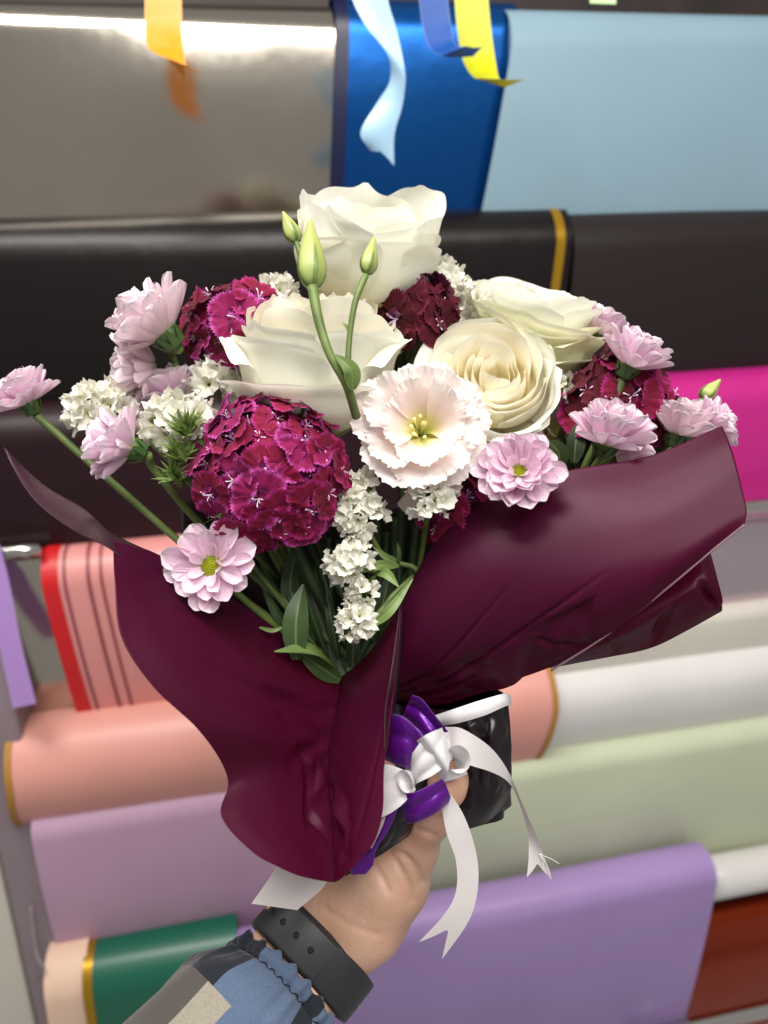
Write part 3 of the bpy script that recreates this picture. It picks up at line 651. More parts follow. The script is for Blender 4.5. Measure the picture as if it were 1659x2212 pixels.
rose('rear white rose tinged yellow-green, half hidden behind the creamy open rose', (1112, 824, .450), (.20, .86, .45), .0375, [
    (-90, 1.0, 1.20, 64, .20, .06, dict(rag=.04, pt=.0, drop=.1)),
    (-25, 1.0, 1.20, 56, .26, .08, dict(rag=.03, drop=.12)),
    (-150, 1.0, 1.24, 60, .22, .05, dict(rag=.04)),
    (30, 1.0, 1.26, 60, .18, .05, dict(rag=.03)),
    (90, 1.0, 1.30, 60, .20, .03, dict(rag=.04)),
    (150, 1.0, 1.30, 60, .24, .03, dict(rag=.04)),
    (-40, 1.04, .85, 50, .26, .1, dict(rag=.03))], ('rose_petal_lime', 'rose_petal'), 23, [(5, .90, 1.34, 58, .18, .04, 0), (5, .80, 1.42, 56, .12, 0.02, 0), (4, .66, 1.46, 62, .06, 0, .02), (4, .52, 1.48, 64, 0, 0, .1), (3, .34, 1.46, 80, 0, 0, .2)], [(1100, 1100, .44)], jit=1.5)
# ---- lisianthus blooms
def frill_petal(phi, R, half, zin, rise, nz, ruf, k, nu=70, nv=30, fold=0.):
    s = np.linspace(-1, 1, nu)[None, :]; v = np.linspace(0, 1, nv)[:, None]
    outl = (1 - .16 * np.abs(s) ** 3) * (1 + ss(v, .7, 1.) * (.025 * np.sin(s * 9 + k * 2) + .014 * np.sin(s * 37 + k) + .010 * np.sin(s * 61 + 2 * k)))
    rad = (.06 + .94 * v) * outl
    W = math.radians(half) * (.55 + .45 * ss(v, 0, .5))
    ang = math.radians(phi) + s * W
    z = -zin * (1 - np.clip(v / .8, 0, 1)) ** 1.7 + rise * v ** 2
    fr = ss(v, .30, 1.)
    z = z + ruf * fr * (np.sin(s * 3.1 + k * 1.7) * .8 + np.sin(s * 5.3 + k * 2.9) * .35 * v) + ruf * .42 * ss(v, .72, 1.) * np.sin(s * 11 + k * 3) + ruf * .18 * ss(v, .86, 1.) * np.sin(s * 43 + k) + ruf * .16 * ss(v, .9, 1.) * np.sin(s * 71 + k)
    z = z + .07 * s * v
    rad = rad - fold * ss(v, .4, 1.) ** 1.4
    g = np.stack([rad * np.cos(ang), rad * np.sin(ang), z + 0 * ang], -1)
    g[..., 2] += .05 * nz(g, 2.6) * fr
    return g * R
def lisianthus(label, pos, axis, R, seed, via, full=True):
    root = thing('lisianthus_bloom', label, 'lisianthus', frame(P(*pos), D(*axis)), 'lisianthus blooms'); nz = Noise(seed, 8); rnd = random.Random(seed)
    for n, rs, half, zin, rise, ruf, fold, o in ((5, 1., 50, .52, .0, .07, 0, 90), (5, .90, 46, .56, .20, .11, .03, 60), (4, .70, 50, .6, .42, .12, .12, -80)):
        for k in range(n):
            g = frill_petal(o + 360 * k / n + rnd.uniform(-14, 14), rs * rnd.uniform(.94, 1.05), half * rnd.uniform(.9, 1.12), zin, rise + rnd.uniform(-.05, .08), nz, ruf * rnd.uniform(.8, 1.3), rnd.uniform(0, 9), fold=fold)
            grid_obj('petal', g * R, 'lisianthus_petal', root, world=False)
    if full:
        for k in range(6):
            a = rnd.uniform(0, 6.28); rr = .16 * R
            tube('stamen', [(0.04 * R * math.cos(a), .04 * R * math.sin(a), -.6 * R), (rr * .6 * math.cos(a), rr * .6 * math.sin(a), -.3 * R), (rr * math.cos(a), rr * math.sin(a), -.02 * R)], [.0005, .0005, .0009], 'stamen_yellow', root, world=False, seg=6)
        tube('pistil', [(0, 0, -.62 * R), (.01 * R, .02 * R, -.3 * R), (.03 * R, .05 * R, -.05 * R)], [.0022, .0010, .0018], 'bud_green', root, world=False, seg=7)
    g = lathe_pts([(0, -.75 * R), (.08 * R, -.74 * R), (.11 * R, -.66 * R), (.10 * R, -.55 * R)], 12); grid_obj('calyx', g, 'calyx_green', root, closed=True, world=False)
    M0 = np.array(ROOTM[root.name]); stem_to(root, M0[:3, :3] @ np.array([0, 0, -.7 * R]) + M0[:3, 3], via, 'stem_dark', .0024); return root
lisianthus('pale pink frilled lisianthus bloom with yellow-green throat at the centre front', (912, 920, .355), (-.02, .16, .98), .0335, 31, [(905, 1100, .385), (880, 1300, .395)])
g = frill_petal(-100, 1., 34, .2, -.2, Noise(3), .05, 2.)
droop = thing('lisianthus_bloom', 'drooping pale pink petal below the large frilled bloom', 'lisianthus', frame(P(905, 1035, .378), D(0, .3, .95)), 'lisianthus blooms'); grid_obj('petal', g * .0185, 'lisianthus_petal', droop, world=False)
lisianthus('greyish pink lisianthus tucked behind the creamy open rose, mostly hidden', (1205, 925, .43), (.3, .1, .6), .022, 37, [(1150, 1100, .42)], False)
# ---- lisianthus buds
def bud(root, base, tip, r, name='bud'):
    b, t = P(*base), P(*tip); ax = t - b; L = np.linalg.norm(ax); m = frame(b, ax)
    prof = [(.02, 0), (.55, .04), (.92, .16), (1., .30), (.86, .50), (.60, .68), (.34, .84), (.22, .94), (.10, 1.)]
    pr = catmull(np.array(prof), 26); g = lathe_pts([(max(0, q[0]) * r, q[1] * L) for q in pr], 20)
    th = np.arange(20) * 2 * pi / 20
    tw = np.linspace(0, 2.2, 26)[:, None]; fac = 1 + .07 * np.sin(5 * th[None] + tw * 2)
    g[..., 0] *= fac; g[..., 1] *= fac
    Mw = np.array(m); gw = g @ Mw[:3, :3].T + Mw[:3, 3]
    o = grid_obj(name, gw, 'bud_green', root, closed=True)
    for k in range(4):  # sepals
        a0 = k * pi / 2 + .4; n = 12; sg = np.zeros((n, 4, 3))
        for i in range(n):
            v = i / (n - 1); zz = -.01 * L + v * .55 * L; rr = np.interp(zz / L, [q[1] for q in prof], [q[0] for q in prof]) * r * 1.03 + .0004; wd = .55 * (1 - v) ** .7
            for j in range(4):
                a = a0 + (j / 3 - .5) * wd * 2 * .5; sg[i, j] = (rr * math.cos(a), rr * math.sin(a), zz)
        grid_obj('sepal', sg @ Mw[:3, :3].T + Mw[:3, 3], 'stem_green', root)
    return o
def leaf(name, pts, width, mat, root=None, fold=.25, nrm=None, n=18, tipw=0.02, wavy=.0):
    """leaf along picture points; width in metres"""
    c = catmull([P(*q) for q in pts], n); tg = np.gradient(c, axis=0); tg /= np.linalg.norm(tg, axis=1)[:, None]
    nr = np.array(nrm) if nrm is not None else D(0, .25, 1); g = np.zeros((n, 7, 3))
    for i in range(n):
        s = np.cross(tg[i], nr); s /= np.linalg.norm(s) + 1e-9; nn = np.cross(s, tg[i]); v = i / (n - 1)
        wd = width * (math.sin(pi * min(1, max(.0, v * .92 + .06)) ** .85) + tipw)
        for j in range(7):
            x = (j - 3) / 3; g[i, j] = c[i] + s * x * wd * .5 + nn * (abs(x) * fold * wd * .5 + wavy * math.sin(v * 9 + x * 2))
    return grid_obj(name, g, mat, root)
bs = thing('lisianthus', 'green lisianthus stem with three closed buds in front of the roses', 'bud stem', P(765, 900, .335))
bud(bs, (675, 622, .334), (670, 474, .346), .0063)
bud(bs, (641, 524, .345), (611, 457, .349), .0038)
bud(bs, (792, 592, .336), (808, 512, .342), .0038)
tube('stem', PP([(675, 620, .334), (688, 690, .330), (712, 765, .328), (748, 830, .330), (770, 900, .345)]), [.0026, .0020, .0022], 'stem_green', bs)
tube('stem', PP([(790, 594, .336), (768, 650, .333), (756, 720, .332), (752, 780, .331), (754, 835, .331)]), [.0016, .0013, .0015], 'stem_green', bs)
tube('stem', PP([(640, 522, .345), (652, 560, .343), (668, 600, .339), (677, 630, .336)]), [.0014, .0014], 'stem_green', bs)
leaf('leaf', [(762, 842, .329), (758, 800, .325), (724, 766, .324)], .0075, 'leaf_bright', bs)
leaf('leaf', [(757, 722, .332), (748, 705, .331), (738, 697, .331)], .0015, 'leaf_bright', bs)
b2 = thing('lisianthus_bud', 'single pale green bud sticking out at the far right over magenta foil', 'bud', P(1515, 868, .40))
bud(b2, (1516, 862, .40), (1556, 820, .40), .0042)
tube('stem', PP([(1516, 862, .40), (1500, 900, .40), (1440, 1000, .40)]), .0018, 'stem_green', b2)

# ---- chrysanthemums
def chrys_petal_mesh(mat, k, long=1.):
    rnd = random.Random(k); nu, nv = 9, 12; g = np.zeros((nv, nu, 3)); cup = rnd.uniform(.10, .22); bend = rnd.uniform(.05, .3); tw = rnd.uniform(-.15, .15)
    for i in range(nv):
        v = i / (nv - 1); wd = .235 * (.30 + .66 * math.sin(pi / 2 * min(1, v / .6))) * (math.sqrt(max(0, 1 - ((v - .72) / .28) ** 2 * .97)) if v > .72 else 1)
        for j in range(nu):
            s = (j - 4) / 4
            x = v * long - .035 * (1 - s * s) * (-1 if abs(s) < .2 else 0) * v - .02 * math.exp(-(s / .2) ** 2) * (v > .95)
            y = s * wd; z = cup * (abs(s) ** 1.7) * wd / .2 * .7 + bend * v * v * .5 - .018 * math.cos(s * 9) * v + tw * s * v * .2
            g[i, j] = (x, y, z)
    return grid_mesh('petal', g, mat)
CP = [chrys_petal_mesh('chrysanthemum_petal', k) for k in range(5)]; CPP = [chrys_petal_mesh('chrysanthemum_petal_pale', k + 9) for k in range(5)]
def disc_mesh():
    v, f = [], []
    n = 110
    for k in range(n):
        r = math.sqrt((k + .5) / n); a = k * 2.39996; x, y, z = r * math.cos(a), r * math.sin(a), .45 * math.sqrt(max(0, 1.05 - r * r)); q = .10; b = len(v)
        v += [(x + q, y, z), (x, y + q, z), (x - q, y, z), (x, y - q, z), (x, y, z + q * 1.3)]; f += [(b, b + 1, b + 4), (b + 1, b + 2, b + 4), (b + 2, b + 3, b + 4), (b + 3, b, b + 4)]
    b = len(v); 
    for j in range(16): v.append((math.cos(j * pi / 8), math.sin(j * pi / 8), -.05))
    v.append((0, 0, .45)); f += [(b + j, b + (j + 1) % 16, b + 16) for j in range(16)]
    return mesh_of('flower_disc', v, f, 'disc_yellow', smooth=False)
DISC = disc_mesh()
gc = lathe_pts([(.0, -.36), (.09, -.34), (.15, -.28), (.24, -.16), (.29, -.04), (.26, .03)], 14); CAL = grid_mesh('calyx', gc, 'calyx_green', closed=True)
bg_ = np.zeros((6, 3, 3))
for i in range(6):
    for j in range(3): v = i / 5; bg_[i, j] = (.20 + .16 * v, (j - 1) * .09 * (1 - v ** 2 * .8), -.30 + .33 * v)
BRACT = grid_mesh('bract', bg_, 'calyx_green')
def chrys(label, pos, axis, R, via, pale=False, openness=0., rows=None, seed=0, stemmat='stem_green', end=BIND, calyx=True):
    root = thing('chrysanthemum', label, 'chrysanthemum', frame(P(*pos), D(*axis)), 'pink chrysanthemums'); rnd = random.Random(seed); lib = CPP if pale else CP; openness += rnd.uniform(-6, 7); wsc = rnd.uniform(.88, 1.12)
    rows = rows or ((12, 1.0, 18), (11, .93, 34), (9, .80, 50))
    for ri, (n, ln, el) in enumerate(rows):
        for k in range(n):
            a = 2 * pi * (k + .5 * (ri % 2)) / n + rnd.uniform(-.10, .10); e = math.radians(el - openness + rnd.uniform(-11, 11)); l = R * ln * rnd.uniform(.84, 1.1)
            r0 = R * (.20 - .03 * ri)
            m = Matrix.Rotation(a, 4, 'Z') @ Matrix.Translation((r0, 0, R * .02 * ri)) @ Matrix.Rotation(-e, 4, 'Y') @ Matrix.Rotation(rnd.uniform(-.25, .25), 4, 'X') @ Matrix.Diagonal((l * .86, l * wsc * rnd.uniform(.85, 1.15), l, 1))
            put('petal', lib[rnd.randrange(5)], root, m)
    put('flower_disc', DISC, root, Matrix.Translation((0, 0, R * .04)) @ Matrix.Diagonal((R * .27, R * .27, R * .27, 1)))
    if calyx:
        put('calyx', CAL, root, Matrix.Diagonal((R, R, R, 1)))
        for k in range(9): put('bract', BRACT, root, Matrix.Rotation(2 * pi * k / 9, 4, 'Z') @ Matrix.Diagonal((R, R, R, 1)))
    M0 = np.array(ROOTM[root.name]); s0 = M0[:3, :3] @ np.array([0, 0, -.36 * R]) + M0[:3, 3]; s1 = M0[:3, :3] @ np.array([0, 0, -.52 * R]) + M0[:3, 3]
    tube('stem', [s0] + [P(*q) for q in via] + [P(*end)], [.0022, .0019, .0021], stemmat, root)
    return root
SIDE = ((12, 1.02, 14), (13, 1.12, 36), (11, 1.06, 55), (7, .9, 72))
FLAT = ((13, 1.05, 3), (10, .92, 18), (5, .66, 36))
chrys('pale pink chrysanthemum with its yellow-green disc facing the camera, lowest on the left', (458, 1222, .345), (-.12, .10, .98), .0200, [(520, 1290, .38), (700, 1430, .40)], rows=FLAT, seed=1)
chrys('pink chrysanthemum resting on the right wrap panel edge, below the creamy open rose', (1122, 1020, .345), (-.22, .35, .9), .0190, [(1080, 1090, .375), (960, 1300, .395)], rows=((14, 1.06, 12), (13, 1.05, 32), (10, .9, 52), (4, .5, 66)), seed=2)
chrys('largest pale pink chrysanthemum at the upper left, seen from behind its calyx', (358, 722, .375), (-.62, .66, .30), .0265, [(385, 800, .40), (600, 1200, .41)], True, rows=SIDE, openness=-9, seed=3)
chrys('pink chrysanthemum directly below the largest upper left bloom, in its shadow', (338, 790, .395), (-.75, -.15, .2), .0235, [(450, 900, .42), (620, 1250, .41)], True, rows=SIDE, openness=-9, seed=4, calyx=False)
chrys('pink chrysanthemum behind the white statice with green bracts', (380, 870, .402), (-.35, .8, .25), .0205, [(450, 950, .42), (650, 1250, .41)], rows=SIDE, openness=-9, seed=5, calyx=False)
chrys('pink chrysanthemum at the far left edge on a long green stem', (62, 872, .385), (-.38, .82, .35), .0190, [(110, 925, .388), (240, 1040, .39), (390, 1172, .395), (560, 1320, .40)], rows=SIDE, openness=-9, seed=6)
chrys('pink chrysanthemum facing left, below the left white statice', (284, 970, .355), (-.78, .28, .40), .0215, [(345, 1030, .37), (500, 1200, .395)], rows=SIDE, openness=-9, seed=7)
chrys('small pink chrysanthemum beside the rear white rose at the right, highest on that side', (1293, 726, .425), (.35, .88, .12), .0165, [(1268, 775, .430), (1180, 1000, .43)], rows=SIDE, openness=-9, seed=8)
chrys('pink chrysanthemum on a bright stem above the right dark red flower head', (1358, 792, .385), (.42, .78, .25), .0205, [(1338, 840, .387), (1300, 930, .39), (1150, 1200, .40)], rows=SIDE, openness=-9, seed=9)
chrys('pink chrysanthemum facing up just above the right wrap edge, below the dark red head', (1310, 958, .365), (.18, .82, .45), .0215, [(1290, 1000, .37), (1200, 1120, .39)], rows=SIDE, openness=-9, seed=10)
chrys('pink chrysanthemum mostly hidden behind the right wrap edge', (1330, 985, .385), (.75, .25, .2), .0190, [(1280, 1040, .39)], rows=SIDE, openness=-9, seed=11, calyx=False)
chrys('blurred pale pink chrysanthemum at the far right beside a pale green bud', (1462, 940, .39), (.22, .9, .2), .0205, [(1430, 990, .39), (1250, 1150, .40)], True, rows=SIDE, openness=-9, seed=12)
chrys('rightmost pink chrysanthemum peeking over the tip of the right wrap panel', (1520, 925, .395), (.85, .38, .2), .0165, [(1470, 960, .39), (1300, 1120, .40)], rows=SIDE, openness=-9, seed=13, calyx=False)
# ---- sweet william heads
def sweet_petal_mesh(mat, k):
    rnd = random.Random(100 + k); nu, nv = 29, 12; g = np.zeros((nv, nu, 3)); ph = rnd.uniform(0, 6); bend = rnd.uniform(-.14, .10); cv = rnd.uniform(-.10, .08)
    for i in range(nv):
        v = i / (nv - 1)
        for j in range(nu):
            s = (j - 14) / 14; a = s * math.radians(45) * (.30 + .70 * v ** .55)
            L = 1 - .20 * abs(s) ** 2.6
            if i == nv - 1: L += .045 * (1 if j % 2 else -1) * rnd.uniform(.5, 1.2)
            r = .08 + .92 * v * L
            z = .30 * ss(v, 0, .35) + bend * v * v * .9 + cv * s * s * v + .05 * math.sin(s * 5 + ph) * v ** 2 + .03 * math.sin(s * 13 + ph) * v ** 3 + .03 * s
            g[i, j] = (r * math.cos(a), r * math.sin(a), z)
    return grid_mesh('petal', g[:, ::-1], mat)
SP = {m: [sweet_petal_mesh(m, k) for k in range(6)] for m in ('sweet_petal', 'sweet_petal_bright', 'sweet_petal_dark')}
def stamen_mesh(k):
    rnd = random.Random(k); V, F = [], []
    for q in range(5):
        a = rnd.uniform(0, 6.28); L = rnd.uniform(.30, .55); out = rnd.uniform(.1, .34); b = len(V); n = 6; r = .016
        for i in range(n):
            t = i / (n - 1); c = np.array([out * t * t * math.cos(a), out * t * t * math.sin(a), .12 + L * t - .12 * t ** 3]); rr = r * (2.0 if t > .85 else 1)
            for j in range(5): V.append(c + rr * np.array([math.cos(j * 1.2566), math.sin(j * 1.2566), 0]))
        F += [tuple(b + x for x in f) for f in gridfaces(n, 5, True)] + [tuple(b + (n - 1) * 5 + j for j in range(5))]
    return mesh_of('floret', V, F, 'stamen_white')
SM = [stamen_mesh(k) for k in range(5)]
def spike_mesh(mat):
    V, F = [], []
    rnd = random.Random(5)
    for k in range(7):
        a = k * .9; b = len(V); d0 = np.array([math.cos(a) * .35, math.sin(a) * .35, 1.]); sd = np.array([-math.sin(a), math.cos(a), 0]) * .13
        for i, (t, wd) in enumerate(((0, .8), (.35, 1.), (.7, .5), (1., .02))):
            c = d0 * t * (.8 + .4 * rnd.random()) + np.array([math.cos(a), math.sin(a), 0]) * (.08 + .2 * t * t); V += [c - sd * wd, c + sd * wd]
        F += [(b, b + 1, b + 3, b + 2), (b + 2, b + 3, b + 5, b + 4), (b + 4, b + 5, b + 7, b + 6)]
    return mesh_of('bract', V, F, mat)
SPIKE = spike_mesh('bract_green'); SPIKED = spike_mesh('calyx_green')
def sweet(label, pos, axis, R, n, mats, fr, seed, via, cap=1.9, flat=.75, spikes=6):
    root = thing('sweet_william', label, 'sweet william', frame(P(*pos), D(*axis)), 'dark red sweet william heads'); rnd = random.Random(seed)
    for k in range(n):
        if rnd.random() < .07: continue
        ct = 1 - (k + .5) / n * (1 - math.cos(cap)); th = math.acos(ct); ph = k * 2.39996 + seed
        dirv = Vector((math.sin(th) * math.cos(ph), math.sin(th) * math.sin(ph), math.cos(th) * flat + .0)).normalized()
        p = Vector((math.sin(th) * math.cos(ph) * R, math.sin(th) * math.sin(ph) * R, math.cos(th) * R * flat)) * rnd.uniform(.86, 1.06)
        nv_ = (dirv + Vector((0, 0, .35)) + Vector((rnd.gauss(0, .16), rnd.gauss(0, .16), rnd.gauss(0, .16)))).normalized()
        q = nv_.to_track_quat('Z', 'Y').to_matrix().to_4x4(); f = fr * rnd.uniform(.78, 1.18)
        fm = Matrix.Translation(p - dirv * fr * .2) @ q @ Matrix.Rotation(rnd.uniform(0, 6.28), 4, 'Z')
        fl = put('floret', SM[k % 5], root, fm @ Matrix.Diagonal((f, f, f, 1)))
        mt = rnd.choice(mats)
        for j in range(5):
            put('petal', SP[mt][rnd.randrange(6)], fl, Matrix.Rotation(2 * pi * j / 5 + rnd.uniform(-.08, .08), 4, 'Z') @ Matrix.Rotation(rnd.uniform(-.16, .22), 4, 'Y') @ Matrix.Rotation(rnd.uniform(-.2, .2), 4, 'X') @ Matrix.Diagonal((1, rnd.uniform(.95, 1.15), 1, 1)))
    for k in range(spikes):
        a = 2 * pi * k / spikes + rnd.uniform(-.3, .3); dv = Vector((math.cos(a), math.sin(a), rnd.uniform(-.2, .3)))
        put('bract', SPIKED if k % 2 else SPIKE, root, Matrix.Translation(dv * R * .62) @ dv.to_track_quat('Z', 'Y').to_matrix().to_4x4() @ Matrix.Scale(R * .42, 4))
    g = lathe_pts([(.0, -.55 * R), (.3 * R, -.5 * R), (.68 * R, -.2 * R), (.74 * R, .15 * R), (.5 * R, .5 * R * flat), (.0, .68 * R * flat)], 18); grid_obj('flower_base', g, 'stem_dark', root, closed=True, world=False)
    M0 = np.array(ROOTM[root.name]); s0 = M0[:3, :3] @ np.array([0, 0, -.5 * R]) + M0[:3, 3]
    tube('stem', [s0] + [P(*q) for q in via] + [P(*BIND)], .0028, 'stem_dark', root)
    return root
A, B_, C_ = 'sweet_petal', 'sweet_petal_bright', 'sweet_petal_dark'
sweet('big domed crimson sweet william head at the front left', (580, 1015, .362), (-.08, .16, .95), .0355, 54, (A, A, B_), .0136, 3, [(640, 1180, .39), (740, 1380, .40)], cap=1.7, flat=.6)
sweet('magenta-crimson sweet william head at the upper left beside the front rose', (505, 712, .405), (-.35, .55, .65), .0240, 22, (A, B_, C_), .0145, 8, [(600, 1000, .42)], cap=2.1)
sweet('darkest maroon sweet william head between the top rose and open rose', (905, 672, .405), (.05, .65, .7), .0165, 12, (C_,), .0155, 5, [(880, 900, .42)], cap=1.7, flat=.45)
sweet('maroon sweet william head at the right, behind the chrysanthemum stems', (1345, 862, .405), (.2, .55, .75), .0250, 22, (C_, C_, A), .0155, 12, [(1280, 1000, .41)], cap=2.0, flat=.65)
sweet('maroon sweet william head tucked behind the right wrap edge under the lisianthus', (1010, 1100, .385), (.15, .2, .9), .0200, 16, (C_, A, A), .0150, 15, [(960, 1250, .40)], cap=1.9, flat=.6)
# ---- statice
def statice_floret_mesh(k):
    rnd = random.Random(k); nu, nv = 30, 9; g = np.zeros((nv, nu, 3)); ph = rnd.uniform(0, 6); p2 = rnd.uniform(0, 6)
    for i in range(nv):
        v = i / (nv - 1)
        for j in range(nu):
            a = 2 * pi * j / nu; lob = 1 - .16 * abs(math.sin(2.5 * a)) ** 4 * v
            r = (.10 + .9 * v ** 1.5) * lob * (1 + .04 * math.sin(11 * a + ph) * v)
            z = .9 * v ** .8 - .1 * v ** 3 + .20 * v * v * math.sin(3 * a + ph) + .16 * v ** 2 * math.sin(7 * a + p2) + .09 * v ** 3 * math.sin(13 * a + ph)
            g[i, j] = (r * math.cos(a), r * math.sin(a), z)
    return grid_mesh('floret', g, 'statice_petal', closed=True)
SF = [statice_floret_mesh(k) for k in range(6)]
def statice(label, clusters, stems, seed, green=False):
    """clusters: (px, py, depth, radius_m, n, axis, spikes)"""
    c0 = clusters[0]; root = thing('statice_sprig', label, 'statice', P(*c0[:3]), 'white statice sprigs'); rnd = random.Random(seed); org = P(*c0[:3])
    for (px, py, dd, R, n, ax, sp, fs) in clusters:
        c = P(px, py, dd) - org; m = frame(c, D(*ax))
        for k in range(n):
            r = math.sqrt((k + .5) / n); a = k * 2.39996 + rnd.uniform(-.3, .3)
            dv = Vector((r * math.cos(a) * 1., r * math.sin(a), 1.05 - .8 * r * r)).normalized(); p = Vector((r * math.cos(a) * R, r * math.sin(a) * R, -.45 * R * r * r - fs * .4 + rnd.uniform(-.1, .15) * R))
            q = (dv + Vector((rnd.gauss(0, .25), rnd.gauss(0, .25), 0))).normalized().to_track_quat('Z', 'Y').to_matrix().to_4x4(); s = fs * rnd.uniform(.8, 1.15)
            put('floret', SF[rnd.randrange(6)], root, m @ Matrix.Translation(p) @ q @ Matrix.Rotation(rnd.uniform(0, 6.28), 4, 'Z') @ Matrix.Scale(s, 4))
        for k in range(sp):
            a = 2 * pi * k / sp + rnd.uniform(-.4, .4); dv = Vector((math.cos(a), math.sin(a), rnd.uniform(-.1, .5)))
            put('bract', SPIKE, root, m @ Matrix.Translation(Vector((math.cos(a) * R * .45, math.sin(a) * R * .45, -R * .8))) @ dv.to_track_quat('Z', 'Y').to_matrix().to_4x4() @ Matrix.Scale(R * .75, 4))
        # calyx stub under the cluster
        Mw = np.array(m); g = lathe_pts([(.0, -1.5 * R), (.12 * R, -1.45 * R), (.35 * R, -1.0 * R), (.6 * R, -.6 * R)], 10); grid_obj('calyx', g @ Mw[:3, :3].T + Mw[:3, 3], 'statice_stem', root, closed=True, world=False)
    for st in stems: tube('stem', PP(st), .0014, 'statice_stem', root)
    return root
T = (0, .25, .95)
sp1 = statice('white statice sprig with four stacked clusters hanging at the front centre', [
    (768, 1045, .360, .0065, 6, (-.1, .5, .8), 2, .0056), (774, 1103, .356, .0098, 16, (0, .15, .98), 4, .0052), (735, 1226, .353, .0080, 13, (-.5, -.1, .85), 3, .0048), (768, 1192, .356, .0060, 8, (.0, .4, .9), 2, .0046),
    (772, 1284, .353, .0054, 9, (-.3, .1, .9), 3, .0045), (764, 1348, .352, .0062, 10, (-.2, -.1, .95), 4, .0047)],
    [[(790, 1130, .368), (820, 1190, .372), (860, 1215, .374), (905, 1260, .378), (850, 1500, .40)], [(770, 1215, .366), (810, 1235, .368), (860, 1222, .374)], [(780, 1290, .366), (800, 1260, .368), (815, 1232, .369)], [(775, 1345, .364), (812, 1330, .364), (850, 1285, .37), (893, 1245, .378)]], 4)
leaf('leaf', [(795, 1352, .356), (840, 1320, .352), (892, 1250, .36)], .0052, 'leaf_bright', sp1)
leaf('leaf', [(812, 1235, .366), (835, 1240, .356), (862, 1268, .352)], .0050, 'leaf_bright', sp1)
leaf('leaf', [(862, 1222, .37), (835, 1205, .366), (805, 1180, .364)], .0034, 'leaf_bright', sp1)
leaf('leaf', [(860, 1222, .37), (862, 1195, .366), (858, 1172, .364)], .0024, 'leaf_green', sp1)
leaf('leaf', [(860, 1222, .37), (815, 1222, .362), (765, 1240, .356)], .0048, 'leaf_bright', sp1)
statice('small white statice cluster under the frilled lisianthus bloom', [(938, 1060, .349, .0095, 13, (.1, .3, .9), 3, .0052)], [[(930, 1075, .36), (910, 1200, .385), (860, 1480, .40)]], 6)
st_left = statice('white statice with leafy green bracts beside the big crimson head', [(345, 890, .362, .0100, 11, (-.45, .5, .7), 3, .0078), (425, 880, .368, .0065, 6, (.35, .6, .7), 2, .0070), (405, 925, .362, .0065, 1, (.2, .8, .5), 9, .004), (385, 985, .364, .0080, 2, (-.3, -.1, .9), 9, .005), (375, 1025, .366, .0060, 1, (-.6, -.1, .8), 8, .004)],
        [[(400, 900, .372), (405, 980, .376), (420, 1050, .385), (700, 1420, .40)]], 8)
statice('white statice at the far left, behind the left-facing chrysanthemum', [(172, 868, .382, .0085, 9, (-.5, .4, .75), 2, .0078), (238, 852, .386, .0090, 8, (-.1, .7, .7), 2, .0082)], [[(215, 880, .392), (330, 960, .40), (600, 1250, .41)]], 10)
statice('small white statice between the crimson heads left of the front rose', [(450, 805, .388, .0085, 9, (-.2, .6, .75), 4, .0075), (495, 805, .392, .0060, 6, (.2, .6, .7), 3, .0070)], [[(460, 830, .395), (540, 1000, .41), (700, 1350, .405)]], 12)
statice('white statice sprig right of the top rose, partly over the rear rose', [(958, 585, .420, .0100, 14, (-.1, .6, .75), 2, .0058), (990, 615, .416, .0085, 10, (.3, .5, .8), 3, .0056), (1020, 650, .416, .0105, 14, (.2, .4, .85), 3, .0062), (925, 605, .424, .007, 7, (-.5, .5, .7), 2, .0056), (1048, 665, .414, .006, 5, (.3, .3, .9), 2, .006)], [[(975, 640, .43), (980, 800, .43), (930, 1100, .42)]], 14)
statice('tiny white statice cluster behind the right maroon head', [(1312, 783, .42, .0065, 8, (0, .8, .5), 2, .0050), (1226, 828, .405, .0055, 5, (.3, .4, .8), 3, .0050)], [[(1310, 800, .425), (1250, 1000, .42)]], 16)
statice('bit of white statice peeking out above the top left crimson head', [(600, 612, .43, .0065, 6, (0, .8, .5), 0, .0075)], [[(600, 640, .435), (650, 900, .43)]], 18)
def tuft(root, px, py, d_, sc, n, seed):
    rnd = random.Random(seed); org = ROOTM[root.name].translation
    for k in range(n):
        c = Vector(P(px + rnd.uniform(-1, 1) * sc * 1600, py + rnd.uniform(-1, 1) * sc * 2000, d_ + rnd.uniform(-.003, .003))) - org
        dv = Vector(D(rnd.uniform(-.7, .7), rnd.uniform(.1, 1.), rnd.uniform(.1, .8))); put('bract', SPIKE, root, Matrix.Translation(c) @ dv.to_track_quat('Z', 'Y').to_matrix().to_4x4() @ Matrix.Scale(sc * rnd.uniform(1., 1.7), 4))
tuft(st_left, 408, 930, .354, .0064, 10, 1); tuft(st_left, 392, 985, .355, .0064, 11, 2); tuft(st_left, 372, 1028, .357, .0052, 7, 3)
